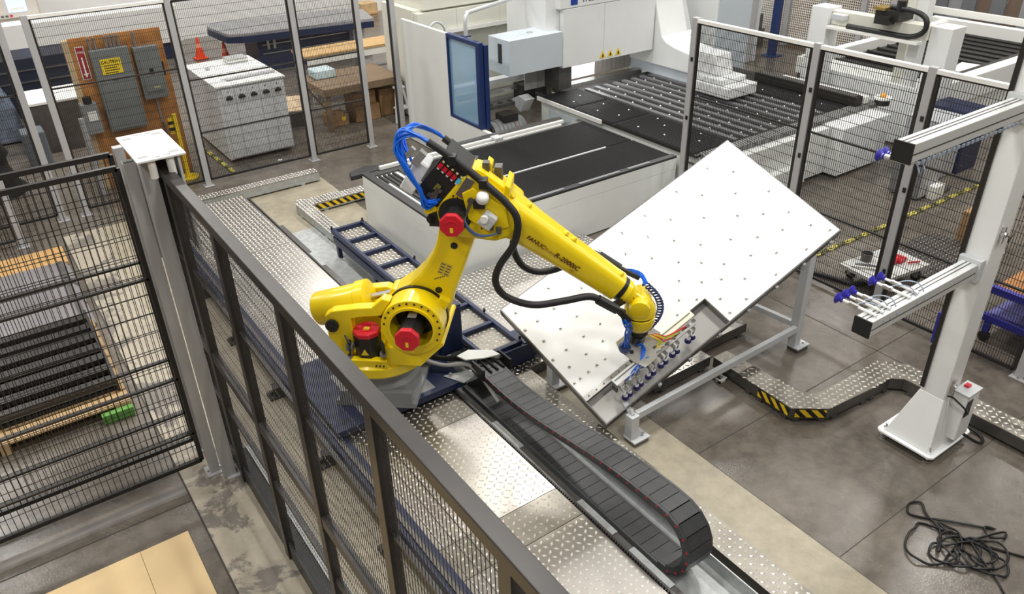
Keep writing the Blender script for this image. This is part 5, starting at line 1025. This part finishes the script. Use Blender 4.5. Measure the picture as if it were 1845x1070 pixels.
ds = obj('disconnect_switch', MB().box(2.25,2.60,13.05,13.199,1.30,2.08), PANELG, eb, bev=0.008); obj('switch_door', MB().box(2.30,2.56,13.03,13.049,1.42,1.90), PANELG, ds, bev=0.004); obj('switch_handle', MB().box(2.601,2.63,13.06,13.12,1.62,1.82), BLK, ds); obj('switch_label', MB().box(2.40,2.46,13.022,13.0299,1.68,1.76), BLK, ds); obj('switch_plate', MB().box(2.41,2.50,13.025,13.0299,1.46,1.49), mat('plate_olive', (0.4,0.38,0.2), 0.5), ds)
sb = obj('small_switch_box', MB().box(1.34,1.56,12.98,13.199,0.96,1.40), mat('switch_box_grey', (0.25,0.26,0.27), 0.45), eb, bev=0.008); obj('box_label', MB().box(1.40,1.52,12.972,12.9799,1.16,1.30), LABW, sb); obj('round_plug', MB().cyl((1.45,13.05,1.40),(1.45,13.05,1.50),0.06,seg=14), BLK, sb)
fs = obj('fire_sign', MB().box(1.50,1.62,13.188,13.1995,1.71,2.18), LABW, eb); obj('sign_field', MB().box(1.51,1.61,13.184,13.1879,1.72,2.17), mat('sign_red', (0.4,0.02,0.03), 0.5), fs); obj('sign_arrow', MB().prism([(1.55,1.80),(1.55,2.03),(1.57,2.03),(1.57,1.80),(1.595,1.80),(1.56,1.74),(1.525,1.80)], lambda a,b_,t_:(a,t_,b_), 13.180,13.1839), LABW, fs); text('sign_lettering', 'FIRE', 0.045, frame_m((1.56,13.182,2.10), (1,0,0), (0,0,1)), LABW, fs)
for x, z0, z1 in ((1.70,2.12,2.295),(1.77,2.12,2.295),(1.92,2.12,2.295),(1.98,2.12,2.295),(2.03,2.12,2.295),(2.09,2.12,2.295),(2.31,2.08,2.295),(2.42,0.90,1.30)): obj('conduit', MB().cyl((x,13.13,z0),(x,13.13,z1),0.018,seg=8), mat('conduit_steel', (0.35,0.35,0.36), 0.4, 0.6), eb)
obj('cable_drop', MB().tube([(2.42,13.13,0.92),(2.44,13.12,0.75),(2.40,13.1,0.60)], 0.018, 6), DSTEEL, eb)
obj('stand_pipe', MB().cyl((1.30,13.0,0.005),(1.30,13.0,1.22),0.045,seg=12), GREYP, eb)
yb_p = solo('yellow_bollard', MB().box(2.54,2.60,12.9,12.96,0.02,1.05).box(2.46,2.53,12.92,12.94,0.75,1.0).cyl((2.57,12.93,0.003),(2.57,12.93,0.02),0.16), SAFEY, 'yellow upright bar in front of the plywood board', 'bollard')
obj('black_band', MB().box(2.455,2.5345,12.915,12.945,0.80,0.85).box(2.455,2.5345,12.915,12.945,0.90,0.95), BLK, yb_p)
wt = thing('work_table', 'small table with white top left of the plywood board', 'table', (1.2,15.9,0)); obj('table_top', MB().box(0.75,2.0,15.6,16.6,0.86,0.90), LABW, wt); obj('table_apron', MB().box(0.78,1.97,15.63,16.57,0.005,0.859), DSTEEL, wt)
nc = thing('dark_shelf_unit', 'dark navy shelving unit with silver shelf edges left of the plywood', 'shelf', (1.4,18.5,0)); obj('unit_body', MB().box(0.6,2.4,18.2,19.2,0.10,1.13), mat('navy_black', (0.01,0.014,0.03), 0.5), nc)
for z in (0.45,0.68,0.90): obj('shelf_edge', MB().box(0.6,2.4,18.18,18.199,z,z+0.025), STEEL, nc)
obj('unit_skirt', MB().box(0.65,2.35,18.25,19.15,0.005,0.099), DSTEEL, nc)
pw = thing('wrapped_load', 'blue grey plastic wrapped load seen through the left fence', 'wrapped load', (0.1,17,0)); obj('wrap', MB().prism([(-0.5,0.02),(0.75,0.02),(0.68,0.6),(0.45,1.2),(0.25,1.55),(-0.5,1.65)], lambda a,b_,t_:(a,t_,b_), 16.6,17.5), mat('film_blue', (0.22,0.27,0.36), 0.3, var=0.5, scale=5, bump=0.4), pw, bev=0.05); obj('core', MB().box(0.0,0.35,16.57,16.599,0.5,0.8), KRAFT, pw)
gbn = solo('grey_bin', MB().prism([(0.55,14.9),(0.9,14.9),(0.9,15.3),(0.55,15.3)], lambda a,b_,t_:(a,b_,t_), 0.005,0.62), mat('bin_grey', (0.12,0.14,0.16), 0.5), 'dark grey bin between the gate posts and small table', 'bin', bev=0.03)
# white drawer cabinet
wcab = thing('drawer_cabinet', 'tall white cabinet with five black handled doors behind the rear fence', 'cabinet', (3.9,14,0))
CZ = 1.27
wm = mat('cabinet_white', (0.72,0.73,0.75), 0.4, var=0.05, scale=3)
obj('cabinet_body', MB().box(3.33,4.45,13.10,14.85,0.06,CZ), wm, wcab); obj('cabinet_top', MB().box(3.31,4.47,13.06,14.87,CZ+0.001,CZ+0.03), LABW, wcab, bev=0.004)
for k in range(5):
    x0 = 3.40+0.205*k; d_ = obj('cabinet_door', MB().box(x0,x0+0.20,13.075,13.099,0.08,CZ-0.03), wm, wcab, bev=0.003)
    obj('door_handle', MB().box(x0+0.045,x0+0.155,13.035,13.0745,CZ-0.20,CZ-0.165), BLK, d_, bev=0.008); obj('handle_loop', MB().box(x0+0.07,x0+0.13,13.05,13.0745,CZ-0.163,CZ-0.14), DSTEEL, d_); obj('door_lock', MB().cyl((x0+0.10,13.0745,CZ-0.075),(x0+0.10,13.066,CZ-0.075),0.01,seg=8), DSTEEL, d_)
obj('cabinet_skid', MB().box(3.36,3.46,13.2,14.8,0.005,0.059).box(4.3,4.4,13.2,14.8,0.005,0.059), KRAFT, wcab)
for k in range(3): solo('white_tray', MB().box(3.95,4.30,14.35,14.66,CZ+0.031+0.032*k,CZ+0.06+0.032*k), (LGREY,LABW,GREYP)[k], ('lowest of three trays stacked on the white cabinet','middle of three trays stacked on the white cabinet','top grey tray of the stack on the white cabinet')[k], 'tray', bev=0.003)
solo('flat_bar', MB().bar((3.58,13.32,CZ+0.045),(4.42,13.42,CZ+0.045),0.09,0.028), GREYP, 'grey flat profile lying along the front of the cabinet top', 'profile'); solo('flat_bar', MB().bar((3.52,13.42,CZ+0.042),(4.38,13.52,CZ+0.042),0.05,0.02), LGREY, 'thin pale profile behind the grey profile on the cabinet', 'profile')
solo('paper_sheet', MB().obox((4.1,14.05,CZ+0.032),(1,0.2,0),(-0.2,1,0),(0,0,1),0.16,0.10,0.001), LABW, 'white paper sheet lying on the middle of the cabinet top', 'paper'); solo('small_dish', MB().lathe([(0.03,0),(0.045,0.02),(0.04,0.03),(0.02,0.01)], (3.55,14.25,CZ+0.031), (0,0,1), 12), GREYP, 'small grey round dish on the left of the cabinet top', 'dish')
# navy lift table far behind
nt_ = thing('lift_table', 'big dark navy scissor table with grey top near the white partition', 'table', (6.8,19.2,0))
obj('table_top', MB().prism([(5.25,18.7),(5.15,19.9),(5.35,20.2),(8.45,19.8),(8.9,19.3),(8.6,18.1),(5.5,18.55)], lambda a,b_,t_:(a,b_,t_), 0.86,0.92), mat('top_grey', (0.36,0.36,0.37), 0.4, 0.3, var=0.1, scale=3), nt_); obj('table_frame', MB().prism([(5.22,18.72),(5.14,19.9),(8.45,19.85),(8.88,19.3),(8.58,18.08),(5.5,18.52)], lambda a,b_,t_:(a,b_,t_), 0.72,0.859), NAVY, nt_)
obj('scissor_body', MB().box(5.9,8.5,18.75,19.7,0.12,0.719), NAVY, nt_); obj('base_frame', MB().box(5.7,8.7,18.6,19.9,0.01,0.119), NAVY, nt_)
for z in (0.35,0.55): obj('silver_line', MB().box(6.0,8.4,18.735,18.749,z,z+0.02), STEEL, nt_)
obj('table_prop', MB().box(6.05,6.1,18.5,18.55,0.5,0.72).box(6.2,6.25,18.5,18.55,0.5,0.72), STEEL, nt_); obj('hydraulic_unit', MB().box(8.2,8.5,18.5,18.74,0.3,0.66), LGREY, nt_)
def cone(x, y, label):
    t = thing('traffic_cone', label, 'cone', (x,y,0), 0, 'orange cones by the navy table'); obj('cone_base', MB().box(x-0.15,x+0.15,y-0.15,y+0.15,0.004,0.035), ORANGE, t); obj('cone_body', MB().cyl((x,y,0.035),(x,y,0.52),0.12,0.025,seg=14), ORANGE, t, smooth=60); obj('cone_band', MB().cyl((x,y,0.28),(x,y,0.38),0.0735,0.0535,seg=14), mat('band_pale', (0.9,0.35,0.25), 0.5), t)
cone(5.10,20.85,'left orange traffic cone at the end of the navy table'); cone(5.45,19.9,'right orange traffic cone close to the navy table')
# brown bench with boxes
bn = thing('work_bench', 'brown steel work bench with legs behind the rear fence', 'bench', (6.1,14.2,0))
obj('bench_top', MB().box(5.28,6.86,13.5,14.7,0.66,0.80), BROWN, bn, bev=0.01)
for (x,y) in ((5.32,13.54),(6.78,13.54),(5.32,14.62),(6.78,14.62)): obj('leg', MB().box(x,x+0.09,y,y+0.09,0.005,0.66), BROWN, bn)
obj('brace', MB().bar((5.4,13.6,0.3),(5.4,14.6,0.55),0.03,0.03), BROWN, bn)
b2 = thing('pale_bench', 'long bench with light wooden top behind the brown bench', 'bench', (6.9,15.6,0)); obj('bench_top', MB().box(5.7,8.3,15.3,16.0,0.94,0.985), mat('light_wood', (0.55,0.36,0.16), 0.55, var=0.15, scale=6), b2); obj('bench_apron', MB().box(5.75,8.25,15.32,15.36,0.80,0.939), LABW, b2); obj('shelf', MB().box(5.8,8.2,15.4,15.9,0.45,0.48), GREYP, b2)
for x in (5.8,7.0,8.15): obj('leg', MB().box(x,x+0.08,15.38,15.46,0.005,0.80), GREYP, b2); obj('leg', MB().box(x,x+0.08,15.85,15.93,0.005,0.93), GREYP, b2)
solo('clear_tub', MB().box(5.45,5.85,14.2,14.6,0.80,0.95), mat('tub_blue_white', (0.55,0.68,0.72), 0.3), 'pale blue plastic tub on the brown bench', 'tub', bev=0.02)
for lbx, bb in (('small brown carton with yellow label under the brown bench',(5.42,5.80,13.75,14.1,0.005,0.22)),('medium brown carton under the middle of the brown bench',(5.95,6.45,13.72,14.2,0.005,0.30)),('large brown carton under the right of the brown bench',(6.5,6.85,13.8,14.5,0.005,0.52)),('brown carton stacked on the medium carton under the bench',(5.95,6.42,13.8,14.2,0.301,0.55))):
    o = solo('carton', MB().box(*bb), KRAFT, lbx, 'box', bev=0.006)
    if 'label' in lbx: obj('yellow_sticker', MB().box(5.66,5.74,13.744,13.7499,0.10,0.17), SAFEY, o)
solo('white_cloth', MB().lathe([(0.2,0),(0.15,0.04),(0.07,0.09),(0.01,0.11)], (6.15,13.98,0.551), (0,0,1), 9), LABW, 'white cloth heaped on the stacked carton under the bench', 'cloth'); solo('step_stool', MB().bar((6.52,13.2,0.005),(6.68,13.37,1.0),0.04,0.03).bar((6.85,13.2,0.005),(6.70,13.37,1.0),0.04,0.03).box(6.56,6.83,13.19,13.37,0.25,0.28).box(6.60,6.80,13.28,13.40,0.62,0.65), LGREY, 'grey folding step stool leaning at the right end of the bench', 'stool')
solo('pale_plank', MB().obox((4.93,14.6,0.35),(0.3,1,0.0),(1,-0.3,0),(0,0,1),0.5,0.3,0.012), mat('plank_pale', (0.62,0.48,0.32), 0.6), 'pale plywood offcut on a low stand left of the brown bench', 'board'); solo('low_stand', MB().box(4.62,5.15,14.25,14.95,0.005,0.336), DSTEEL, 'dark low stand under the pale plywood offcut', 'stand')
solo('wooden_crate', MB().box(10.4,10.9,22.6,23.1,0.005,0.4).box(10.35,10.95,22.55,22.599,0.1,0.16), PALLET, 'small wooden crate against the white partition wall', 'crate')
# control cabinet above the partition at the top left
cc = thing('control_cabinet', 'beige machine control cabinet with a lit screen at the top left corner', 'control cabinet', (0.6,21.9,0))
obj('cabinet_body', MB().box(-0.6,2.05,21.95,22.6,0.01,2.4), mat('cabinet_beige', (0.55,0.50,0.42), 0.5, var=0.08, scale=3), cc); pn_ = obj('control_panel', MB().box(0.35,2.0,21.90,21.949,1.30,2.3), mat('panel_beige', (0.62,0.58,0.52), 0.5), cc, bev=0.01); obj('screen', MB().box(1.40,1.78,21.885,21.899,1.42,1.85), SCREEN, pn_); obj('screen_window', MB().box(1.45,1.73,21.880,21.8849,1.46,1.52), LABW, pn_)
for k in range(6): obj('panel_button', MB().box(0.95+0.09*k,1.01+0.09*k,21.885,21.899,1.33,1.37), (DSTEEL,RED)[k==5], pn_)
wbk = thing('white_machine', 'long white machine body behind the electric board', 'machine', (3,21.5,0)); obj('machine_body', MB().box(-0.6,4.9,21.3,21.88,0.40,1.24), WALLW, wbk, bev=0.01); obj('machine_plinth', MB().box(-0.5,4.8,21.4,21.8,0.01,0.40), NAVY, wbk)

solo('plastic_clip', MB().box(5.2,5.3,4.0,4.03,0.005,0.03).box(5.28,5.3,4.0,4.08,0.005,0.04).box(5.2,5.215,4.0,4.06,0.005,0.04), LABW, 'small white plastic clip on the floor below the table rail', 'clip')
solo('paper_scrap', MB().prism([(4.0,12.72),(4.06,12.70),(4.09,12.76),(4.03,12.78)], lambda a,b_,t_:(a,b_,t_), 0.004, 0.012), LABW, 'tiny white paper scrap on the floor before the drawer cabinet', 'paper')
